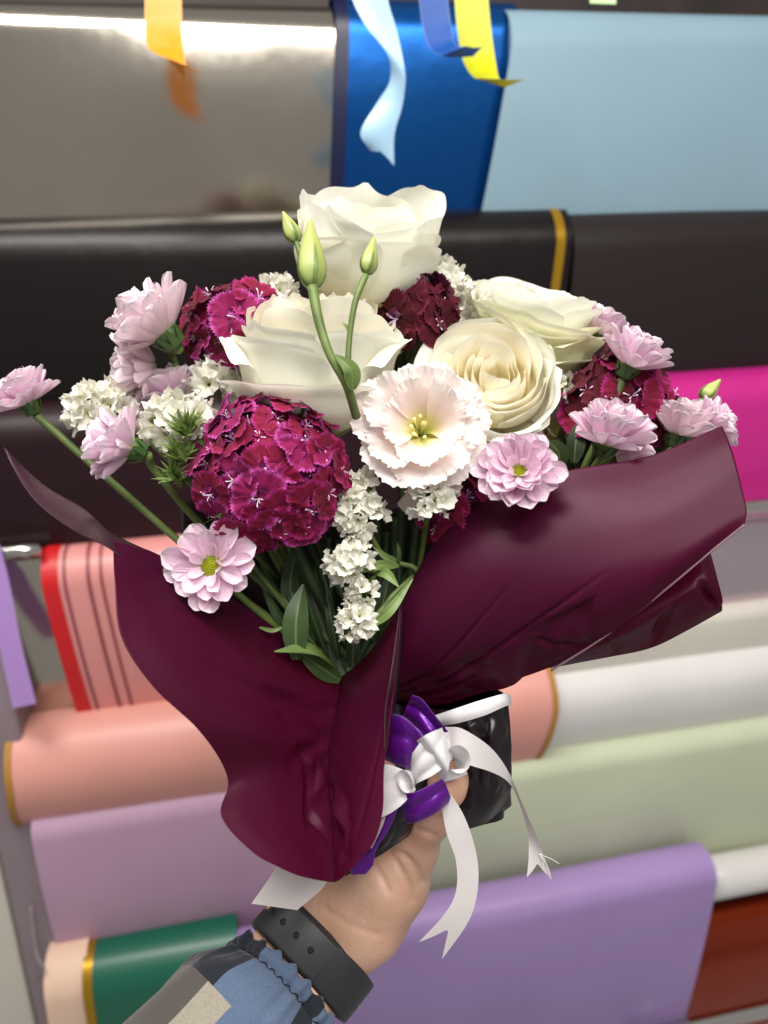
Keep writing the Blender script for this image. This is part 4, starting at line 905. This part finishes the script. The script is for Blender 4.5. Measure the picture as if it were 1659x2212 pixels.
# ---- loose foliage between the stems
fl = thing('foliage', 'dark green leaves and stems inside the wrap below the flower heads', 'foliage', P(740, 1440, .395))
leaf('leaf', [(640, 1425, .372), (640, 1340, .370), (655, 1262, .376)], .0130, 'leaf_green', fl, fold=.3)
leaf('leaf', [(720, 1440, .380), (668, 1408, .370), (592, 1408, .366)], .0110, 'leaf_bright', fl, fold=.35, nrm=D(0, .9, .4))
leaf('leaf', [(735, 1470, .386), (690, 1440, .378), (640, 1405, .372)], .0100, 'leaf_green', fl)
leaf('leaf', [(560, 1355, .37), (590, 1362, .368), (615, 1352, .37)], .0022, 'leaf_bright', fl)
leaf('leaf', [(375, 1268, .35), (395, 1262, .348), (420, 1268, .35)], .0030, 'leaf_green', fl)
leaf('leaf', [(640, 1180, .40), (630, 1290, .40), (700, 1400, .40)], .010, 'leaf_dark', fl)
leaf('leaf', [(860, 740, .43), (850, 800, .425), (835, 860, .42)], .013, 'leaf_dark', fl)
leaf('leaf', [(885, 740, .43), (880, 790, .425), (870, 850, .42)], .011, 'leaf_green', fl)
leaf('leaf', [(1210, 1010, .395), (1205, 975, .392), (1180, 950, .39)], .010, 'leaf_green', fl)
leaf('leaf', [(1240, 1000, .395), (1245, 950, .395), (1262, 900, .40)], .010, 'leaf_dark', fl)
for k, (x, y, x2, y2) in enumerate(((1190, 1030, 1215, 940), (1235, 1020, 1245, 930), (1275, 1010, 1262, 920), (1330, 1000, 1345, 910), (1390, 990, 1400, 900), (1420, 985, 1450, 905), (1250, 1015, 1300, 935), (1360, 1000, 1310, 930), (1455, 970, 1480, 890), (1170, 1040, 1160, 950))):
    leaf('leaf', [(x, y + 30, .41), ((x + x2) / 2 + 8, (y + y2) / 2, .405), (x2, y2, .41)], .014, 'leaf_dark', fl, nrm=D(.3 * (-1) ** k, .2, 1))
rr = random.Random(3)
for k in range(20):
    x = 520 + 400 * k / 19; y0 = 1120 + rr.uniform(-20, 50); dd = .402 + rr.uniform(0, .02)
    tube('stem', PP([(x, y0, dd + .012), (x * .62 + 770 * .38 + rr.uniform(-25, 25), 1290, dd + .004), (740 + (x - 720) * .2, 1440, .398), (790 + (x - 720) * .1, 1500, .398)]), rr.uniform(.0015, .0028), 'stem_dark', fl)
for k in range(14):
    x = 540 + rr.uniform(0, 380); y = 1180 + rr.uniform(0, 130); dx = (760 - x) * .5
    leaf('leaf', [(x + dx, y + 160, .398), (x + dx * .4, y + 70, .392 + rr.uniform(0, .01)), (x, y, .395 + rr.uniform(0, .015))], rr.uniform(.004, .009), rr.choice(['leaf_dark', 'leaf_dark', 'leaf_green']), fl, nrm=D(rr.uniform(-.8, .8), rr.uniform(-.3, .6), 1))

# ------------------------------------------------------------------ bow
bow = thing('ribbon_bow', 'white satin ribbon tied in a bow at the binding, with trailing tails', 'ribbon bow', P(900, 1640, .35), 'ribbons tied round the bouquet')
band('binding_band', [((940, 1545, .368), (952, 1568, .366)), ((985, 1530, .358), (990, 1562, .356)), ((1040, 1512, .354), (1048, 1545, .352)), ((1092, 1498, .362), (1094, 1525, .360)), ((1104, 1505, .375), (1104, 1528, .373))], 'satin_white', bow, belly=.0015)
band('knot', [((872, 1648, .345), (890, 1700, .347)), ((892, 1625, .334), (905, 1690, .334)), ((918, 1592, .331), (935, 1675, .330)), ((945, 1582, .332), (962, 1655, .331)), ((968, 1582, .340), (978, 1640, .341))], 'satin_white', bow, belly=.0008, n=40, nu=24, pleat=.0012, np_=2.)
band('knot_fold', [((900, 1600, .333), (960, 1690, .335)), ((915, 1590, .327), (968, 1665, .328)), ((935, 1580, .328), (972, 1640, .330)), ((955, 1572, .336), (970, 1615, .338))], 'satin_white', bow, belly=.0008, n=30, nu=20, pleat=.0012, np_=1.5)
band('loop', [((820, 1652, .334), (820, 1768, .334)), ((842, 1652, .333), (846, 1755, .332)), ((864, 1660, .333), (872, 1735, .332)), ((884, 1668, .336), (898, 1706, .336))], 'satin_white', bow, n=30, nu=20, pleat=.0007, np_=2.)
def ring_loop(cx, cy, rx, ry, d0, d1, sx, sy, rot):
    pr = []
    for k in range(25):
        t = 2 * pi * k / 24; x, y = rx * math.cos(t), ry * math.sin(t); X, Y = x * math.cos(rot) - y * math.sin(rot), x * math.sin(rot) + y * math.cos(rot)
        pr.append(((cx + X, cy + Y, d0), (cx + sx + X * .75, cy + sy + Y * .75, d1)))
    band('loop', pr, 'satin_white', bow, n=72, nu=8)
ring_loop(990, 1640, 26, 31, .331, .345, -26, 12, -.3)
ring_loop(874, 1688, 15, 26, .329, .341, 14, -6, -.35)
band('band_strap', [((945, 1660, .336), (955, 1690, .337)), ((975, 1662, .333), (985, 1682, .334)), ((1005, 1660, .334), (1010, 1672, .336))], 'satin_white', bow, n=14, nu=8)
band('tail', [((962, 1570, .345), (968, 1625, .343)), ((1000, 1575, .338), (1008, 1650, .338)), ((1060, 1615, .338), (1062, 1668, .340)), ((1100, 1670, .342), (1098, 1690, .344)), ((1130, 1740, .344), (1122, 1735, .350)), ((1156, 1800, .346), (1140, 1800, .352)), ((1175, 1850, .350), (1142, 1850, .352)), ((1192, 1900, .352), (1138, 1895, .352))], 'satin_sheer', bow, notch=.10, n=60, nu=12)
band('tail', [((948, 1690, .340), (955, 1712, .338)), ((978, 1722, .336), (955, 1745, .338)), ((1008, 1775, .334), (965, 1800, .336)), ((1030, 1850, .335), (985, 1860, .336)), ((1032, 1920, .336), (985, 1925, .337)), ((1012, 1990, .338), (960, 1975, .338)), ((955, 2072, .342), (905, 2035, .340))], 'satin_sheer', bow, notch=.11, n=60, nu=12)
band('tail', [((610, 1850, .352), (720, 1880, .348)), ((585, 1892, .352), (695, 1920, .348)), ((543, 1952, .350), (642, 1966, .348))], 'satin_sheer', bow, n=16, nu=8)
band('tail', [((828, 1730, .338), (838, 1730, .336)), ((822, 1775, .336), (830, 1775, .334)), ((798, 1832, .336), (804, 1832, .334))], 'satin_white', bow, n=16, nu=5)
for k, (x, y) in enumerate(((1208, 1866), (1190, 1893), (1172, 1880))):
    tube('loose_thread', PP([(1165, 1845, .35), ((1165 + x) / 2 + 4, (1845 + y) / 2, .35), (x, y, .35)]), .00018, 'satin_white', bow, seg=5)
pb_ = thing('ribbon_bow', 'purple satin ribbon loops behind the white bow', 'ribbon bow', P(880, 1620, .352), 'ribbons tied round the bouquet')
band('loop', [((828, 1560, .345), (828, 1640, .346)), ((845, 1542, .338), (850, 1650, .340)), ((875, 1550, .334), (880, 1660, .338)), ((905, 1580, .336), (890, 1660, .340)), ((922, 1610, .342), (895, 1665, .344))], 'satin_purple', pb_, belly=.002, n=40, nu=24, pleat=.0022, np_=1.6)
band('loop', [((890, 1500, .352), (870, 1545, .354)), ((912, 1510, .344), (900, 1575, .346)), ((940, 1545, .340), (922, 1610, .342)), ((968, 1580, .342), (940, 1628, .344))], 'satin_purple', pb_, belly=-.001, n=40, nu=24, pleat=.0026, np_=1.8)
band('loop', [((855, 1712, .338), (880, 1780, .340)), ((890, 1712, .332), (905, 1775, .334)), ((930, 1695, .331), (945, 1755, .333)), ((958, 1680, .337), (976, 1728, .338))], 'satin_purple', pb_, belly=.001, n=40, nu=24, pleat=.0016, np_=1.4)
band('tail', [((826, 1742, .340), (860, 1748, .338)), ((818, 1790, .340), (838, 1795, .338)), ((800, 1830, .342), (812, 1838, .340)), ((762, 1862, .343), (806, 1868, .341)), ((758, 1890, .343), (790, 1888, .341))], 'satin_purple', pb_, n=30, nu=8, belly=.002)

# ------------------------------------------------------------------ hand, sleeve, watch
def surface_nets(f, org, h):
    s = f < 0; nx, ny, nz = f.shape
    c = np.zeros((nx - 1, ny - 1, nz - 1), int); offs = [(a, b, d_) for a in (0, 1) for b in (0, 1) for d_ in (0, 1)]
    for (a, b, d_) in offs: c += s[a:nx - 1 + a, b:ny - 1 + b, d_:nz - 1 + d_]
    act = np.argwhere((c > 0) & (c < 8)); idx = -np.ones(c.shape, int); idx[tuple(act.T)] = np.arange(len(act))
    acc = np.zeros((len(act), 3)); cnt = np.zeros(len(act))
    for p in offs:
        for ax in range(3):
            if p[ax]: continue
            q = list(p); q[ax] = 1
            a = f[tuple((act + p).T)]; b = f[tuple((act + q).T)]; m = (a < 0) != (b < 0)
            t = np.where(m, a / np.where(m, a - b, 1), 0); pos = np.array(p)[None] + np.zeros((len(act), 3)); pos[:, ax] += t
            acc[m] += pos[m]; cnt[m] += 1
    v = org + (act + acc / cnt[:, None]) * h; faces = []
    for ax in range(3):
        sl0 = [slice(None)] * 3; sl1 = [slice(None)] * 3; sl0[ax] = slice(0, -1); sl1[ax] = slice(1, None)
        ch = np.argwhere(s[tuple(sl0)] != s[tuple(sl1)]); b, d_ = (ax + 1) % 3, (ax + 2) % 3
        ok = (ch[:, b] > 0) & (ch[:, d_] > 0) & (ch[:, b] < f.shape[b] - 1) & (ch[:, d_] < f.shape[d_] - 1); ch = ch[ok]
        eb = np.zeros(3, int); eb[b] = 1; ed = np.zeros(3, int); ed[d_] = 1
        q = np.stack([idx[tuple((ch - eb - ed).T)], idx[tuple((ch - ed).T)], idx[tuple(ch.T)], idx[tuple((ch - eb).T)]], 1)
        fl_ = ~s[tuple(ch.T)]; q[fl_] = q[fl_][:, ::-1]; faces.append(q[(q >= 0).all(1)])
    return v, np.concatenate(faces)
def rcone(X, a, b, ra, rb):
    ba = b - a; t = np.clip(((X - a) @ ba) / ba.dot(ba), 0, 1); dd = np.linalg.norm(X - a - t[..., None] * ba, axis=-1); return dd - (ra + (rb - ra) * t)
def smin(a, b, k):
    h = np.clip(.5 + .5 * (b - a) / k, 0, 1); return b + (a - b) * h - k * h * (1 - h)
def skin_mat():
    m, nt, b = M('skin')
    o, f = noise_col(nt, lin('#cc9f86'), lin('#dab39c'), 34, 5); 
    tc = nd(nt, 'ShaderNodeTexCoord'); n = nd(nt, 'ShaderNodeTexNoise'); n.inputs['Scale'].default_value = 26; n.inputs['Detail'].default_value = 2; nt.links.new(tc.outputs['Object'], n.inputs['Vector'])
    col = mixc(nt, mathn(nt, 'MULTIPLY', mathn(nt, 'GREATER_THAN', n.outputs[0], 2.), 1.), o, '#c98a74')
    r2 = ramp(nt, n.outputs[0], [(.42, (0, 0, 0, 1)), (.66, (1, 1, 1, 1))]); col = mixc(nt, mathn(nt, 'MULTIPLY', r2, .5), o, '#d49a86')
    nt.links.new(col, b.inputs['Base Color']); b.inputs['Roughness'].default_value = .48; b.inputs['Subsurface Weight'].default_value = .25; b.inputs['Subsurface Radius'].default_value = (.006, .0025, .0015); b.inputs['Subsurface Scale'].default_value = 1.
    bump(nt, b, 240, .5, .0009, detail=8)
skin_mat()
person = thing('person', 'bare hand and wrist in a checked shirt sleeve gripping the bouquet handle', 'person', P(560, 2260, .36))
def hand():
    pts = lambda *q: P(*q)
    cones = [  # (a, b, ra, rb)
        (pts(490, 2242, .362), pts(640, 2052, .390), .0225, .0205), (pts(550, 2278, .354), pts(694, 2076, .384), .0220, .0195),   # forearm
        (pts(640, 2052, .390), pts(735, 1960, .398), .0205, .0205), (pts(694, 2076, .384), pts(788, 1985, .388), .0195, .0180),  # wrist to palm
        (pts(735, 1960, .398), pts(800, 1890, .404), .0205, .017), (pts(792, 1985, .388), pts(855, 1905, .390), .0200, .0160),  # palm
        (pts(785, 1980, .384), pts(842, 1902, .382), .0165, .0180), (pts(842, 1902, .382), pts(892, 1832, .376), .0165, .0115),  # thenar
        (pts(892, 1832, .376), pts(928, 1768, .364), .0104, .0086), (pts(928, 1768, .364), pts(966, 1700, .352), .0084, .0072), (pts(966, 1700, .352), pts(980, 1676, .351), .0072, .0062),  # thumb
        (pts(735, 1960, .398), pts(770, 1895, .412), .018, .015)]
    fing = [  # knuckle, joints: curl round the far side of the handle
        [(880, 1760, .424), (945, 1715, .436), (1010, 1690, .430), (1040, 1680, .416)],
        [(862, 1795, .424), (935, 1750, .438), (1000, 1722, .432), (1032, 1712, .416)],
        [(842, 1830, .422), (915, 1785, .438), (975, 1755, .432), (1005, 1745, .418)],
        [(820, 1862, .418), (885, 1822, .432), (940, 1785, .428), (965, 1772, .416)]]
    org = np.min([np.minimum(a, b) - max(ra, rb) for a, b, ra, rb in cones], 0) - .03; mx = np.max([np.maximum(a, b) + max(ra, rb) for a, b, ra, rb in cones], 0) + np.array([.03, .05, .01])
    h = .0013; n = np.ceil((mx - org) / h).astype(int); G = np.stack(np.meshgrid(*[org[i] + h * np.arange(n[i]) for i in range(3)], indexing='ij'), -1)
    f = None
    for c in cones:
        q = rcone(G, *c); f = q if f is None else smin(f, q, .010)
    for fi in fing:
        j = [P(*q) for q in fi]; kn = P(fi[0][0] - 40, fi[0][1] + 70, .418)
        q = rcone(G, kn, j[0], .0115, .0098)
        for a, b, r0, r1 in zip(j[:-1], j[1:], (.0095, .0085, .0075), (.0085, .0075, .0062)): q = smin(q, rcone(G, a, b, r0, r1), .003)
        f = smin(f, q, .004)
    v, q = surface_nets(f, org, h)
    adj = np.concatenate([q[:, [0, 1]], q[:, [1, 2]], q[:, [2, 3]], q[:, [3, 0]]])
    for _ in range(3):
        acc = np.zeros_like(v); cnt = np.zeros(len(v)); np.add.at(acc, adj[:, 0], v[adj[:, 1]]); np.add.at(acc, adj[:, 1], v[adj[:, 0]]); np.add.at(cnt, adj[:, 0], 1); np.add.at(cnt, adj[:, 1], 1)
        v = v * .5 + .5 * acc / np.maximum(cnt, 1)[:, None]
    fn = np.cross(v[q[:, 2]] - v[q[:, 0]], v[q[:, 3]] - v[q[:, 1]]); vn = np.zeros_like(v)
    for k in range(4): np.add.at(vn, q[:, k], fn)
    vn /= np.linalg.norm(vn, axis=1)[:, None] + 1e-12
    def groove(line, depth, wd):
        L = catmull(np.array(line), 24); uvp = ((v - CAMP) @ MW); dz = -uvp[:, 2]; px = uvp[:, 0] / dz * FD + CX; py = CY - uvp[:, 1] / dz * FD
        dm = np.min(np.hypot(px[:, None] - L[None, :, 0], py[:, None] - L[None, :, 1]), 1) * .00023; near = dz < .395
        v[near] -= (vn * (depth * np.exp(-(dm / wd) ** 2))[:, None])[near]
    groove([(836, 1832, .366), (868, 1846, .364), (896, 1872, .364), (912, 1905, .365)], .0018, .0017)
    groove([(842, 1842, .366), (862, 1872, .364), (884, 1912, .364), (893, 1945, .366)], .0014, .0016)
    groove([(800, 1862, .368), (822, 1890, .366), (838, 1925, .366)], .0012, .0018)
    groove([(902, 1792, .358), (940, 1806, .358)], .0012, .0015)
    groove([(700, 1962, .376), (760, 2000, .368), (815, 2018, .370)], .0006, .0018)
    put('body', mesh_of('body', to_local(person, v), q, 'skin'), person)
hand()
def plaid():
    m, nt, b = M('plaid_cloth'); tc, s = uvs(nt); U, V = s.outputs[0], s.outputs[1]
    blue, navy, grey, cream = '#5a6c88', '#0f131e', '#544d47', '#a29a8a'
    # columns round the arm (u) and rows along it (v)
    a = ramp(nt, U, [(0, navy), (.10, navy), (.27, blue), (.54, navy), (.61, blue), (1, navy)])
    bsub = ramp(nt, U, [(0, grey), (.10, grey), (.25, cream), (.36, blue), (.54, navy), (.61, blue), (1, navy)])
    for r in (a, bsub): r.node.color_ramp.interpolation = 'CONSTANT'
    f = mathn(nt, 'GREATER_THAN', V, .47); col = mixc(nt, f, a, bsub)
    n = nd(nt, 'ShaderNodeTexNoise'); n.inputs['Scale'].default_value = 900; n.inputs['Detail'].default_value = 4; nt.links.new(tc.outputs['Object'], n.inputs['Vector'])
    col = mixc(nt, mathn(nt, 'MULTIPLY', n.outputs[0], .55), col, '#30343c')
    nt.links.new(col, b.inputs['Base Color']); b.inputs['Roughness'].default_value = .85; b.inputs['Sheen Weight'].default_value = .2; b.inputs['Specular IOR Level'].default_value = .2
    bump(nt, b, 1200, .5, .0006)
plaid()
simple('thread_dark', '#12141c', .8)
def sleeve():
    c = catmull(PP([(610, 2146, .378), (570, 2190, .373), (515, 2248, .366), (435, 2345, .354), (355, 2440, .342)]), 60)
    ax = c[-1] - c[0]; ax /= np.linalg.norm(ax); sd = D(.86, -.50, .0); sd -= ax * sd.dot(ax); sd /= np.linalg.norm(sd); nr = np.cross(ax, sd)
    if nr.dot(D(0, 0, 1)) < 0: nr = -nr
    nu = 160; g = np.zeros((60, nu, 3)); nz = Noise(91, 8)
    for i in range(60):
        k = i / 59
        flare = 1 + .20 * ss(k, .12, .4) + .12 * k
        for j in range(nu):
            t = 2 * pi * j / nu; gath = (.035 * math.sin(t * 17) + .025 * math.sin(t * 29 + 1) + .02 * math.sin(t * 41 + 2)) * (.35 + .65 * math.sin(t * 2.3 + .8) ** 2) * (1 - ss(k, .12, .5)) + .012 * math.sin(t * 11 + 3 * math.sin(t * 3)) * (1 - ss(k, .12, .6)) + .02 * math.sin(t * 7 + 9 * k) * ss(k, .1, .4)
            pinch = -.06 * math.exp(-((k - .13) / .025) ** 2)
            sq = (abs(math.cos(t)) ** 2.6 + abs(math.sin(t)) ** 2.6) ** (-1 / 2.6)
            a, b = .0352 * sq * flare * (1 + gath + pinch), .0335 * sq * flare * (1 + gath + pinch)
            # u runs from the left side over the front (camera side) to the right and round the back
            g[i, j] = c[i] - sd * math.cos(t) * a + nr * math.sin(t) * b - ax * .010 * math.sin(t) * (1 - k) + ax * (.0016 * math.sin(t * 23) if i == 0 else 0)
    inner = c[0] + (g[0] - c[0]) * .93 + ax * .003; inner2 = c[0] + (g[0] - c[0]) * .90 + ax * .02
    gg = np.concatenate([inner2[None], inner[None], g]); uv = np.zeros((62, nu, 2)); uv[..., 0] = (np.arange(nu) / nu / .5 % 2)[None]; uv[..., 1] = np.concatenate([[0, 0], np.linspace(0, 1, 60)])[:, None]
    uv[..., 0] = np.minimum(uv[..., 0], 2 - uv[..., 0])
    lg = to_local(person, gg.reshape(-1, 3)).reshape(gg.shape)
    put('sleeve', mesh_of('sleeve', lg.reshape(-1, 3), gridfaces(62, nu, True), 'plaid_cloth', uv.reshape(-1, 2)), person)
    st = np.stack([c[8] + (g[8, j] - c[8]) * 1.012 + ax * .0008 * math.sin(j * 1.7) for j in range(0, 81)])
    tube('stitching', st, .0004, 'thread_dark', person, n=120, seg=5)
sleeve()
simple('strap_rubber', '#2a292d', .46, var=.06, scale=80, bmp=(900, .15, .0003))
simple('pin_metal', '#c9a184', .25, 1.)
simple('hole_dark', '#060608', .7)
watch = thing('wristwatch', 'dark grey rubber strap of a wristwatch around the wrist', 'watch', P(690, 2070, .36))
def strap_ring(name, ctr, dirv, a, b, wd, th, t0, t1, mat, tilt=0., n=90, lift=0., wmid=1.):
    ax = dirv / np.linalg.norm(dirv); sd = D(.89, -.455, 0); sd -= ax * sd.dot(ax); sd /= np.linalg.norm(sd); nr = np.cross(ax, sd)
    if nr.dot(D(0, 0, 1)) < 0: nr = -nr
    g = []
    for i in range(n):
        t = t0 + (t1 - t0) * i / (n - 1); rr = 1.
        sq = (abs(math.cos(t)) ** 2.6 + abs(math.sin(t)) ** 2.6) ** (-1 / 2.6); rad = (-sd * math.cos(t) * a + nr * math.sin(t) * b) * sq; u = rad / np.linalg.norm(rad); sh = ax * .004 * math.sin(t)
        hw = wd / 2
        sec = [(-hw, 0), (-hw * .96, th * .85), (-hw * .8, th), (hw * .8, th), (hw * .96, th * .85), (hw, 0), (hw * .8, -th * .2), (-hw * .8, -th * .2)]
        g.append([ctr + rad + u * (q + lift) + ax * p_ + sh for p_, q in sec])
    return grid_obj(name, np.array(g), mat, watch, closed=True)
wd_dir = P(738, 1985, .394) - P(612, 2136, .379)
wc = P(672, 2062, .387)
strap_ring('strap', wc, wd_dir, .0312, .0262, .0225, .0022, 0, 2 * pi, 'strap_rubber', tilt=.0)
strap_ring('strap_tail', wc, wd_dir, .0312, .0262, .0205, .0020, .35, 1.62, 'strap_rubber', lift=.0028, n=40)
def strap_point(t, lift, off=0.):
    ax = wd_dir / np.linalg.norm(wd_dir); sd = D(.89, -.455, 0); sd -= ax * sd.dot(ax); sd /= np.linalg.norm(sd); nr = np.cross(ax, sd)
    if nr.dot(D(0, 0, 1)) < 0: nr = -nr
    sq = (abs(math.cos(t)) ** 2.6 + abs(math.sin(t)) ** 2.6) ** (-1 / 2.6); rad = (-sd * math.cos(t) * .0312 + nr * math.sin(t) * .0262) * sq; u = rad / np.linalg.norm(rad); return wc + rad + u * lift + ax * (off + .004 * math.sin(t)), u
for k, t in enumerate((.42, .62, .85, 1.10, 1.36)):
    p, u = strap_point(t, .0049); 
    if k == 0:
        g = lathe_pts([(.0, .0014), (.0011, .0012), (.0018, .0006), (.002, -.001)], 14)
    else:
        g = lathe_pts([(.0, -.0001), (.0014, .0002), (.0018, -.0003), (.0018, -.0012)], 14)
    m = np.array(frame(p, u)); grid_obj('pin' if k == 0 else 'strap_hole', g @ m[:3, :3].T + m[:3, 3], 'pin_metal' if k == 0 else 'hole_dark', watch, closed=True)
# watch case on the far side of the wrist
p, u = strap_point(pi * 1.5, .004); m = np.array(frame(p, u, D(0, 1, 0)))
cg = []
for z, s in ((-.002, .85), (.0, 1.), (.006, 1.), (.008, .9), (.0085, .0)):
    cg.append([np.array([math.copysign(abs(math.cos(t)) ** .4, math.cos(t)) * .018 * s, math.copysign(abs(math.sin(t)) ** .4, math.sin(t)) * .020 * s, z]) for t in np.linspace(0, 2 * pi, 40, endpoint=False)])
grid_obj('watch_case', np.array(cg) @ m[:3, :3].T + m[:3, 3], 'strap_rubber', watch, closed=True)
p, u = strap_point(3.05, .0026); m = np.array(frame(p, u)); g = lathe_pts([(0, .0012), (.0009, .001), (.0012, 0), (.0012, -.001)], 10); grid_obj('lug_pin', g @ m[:3, :3].T + m[:3, 3], 'silver_rod', watch, closed=True)
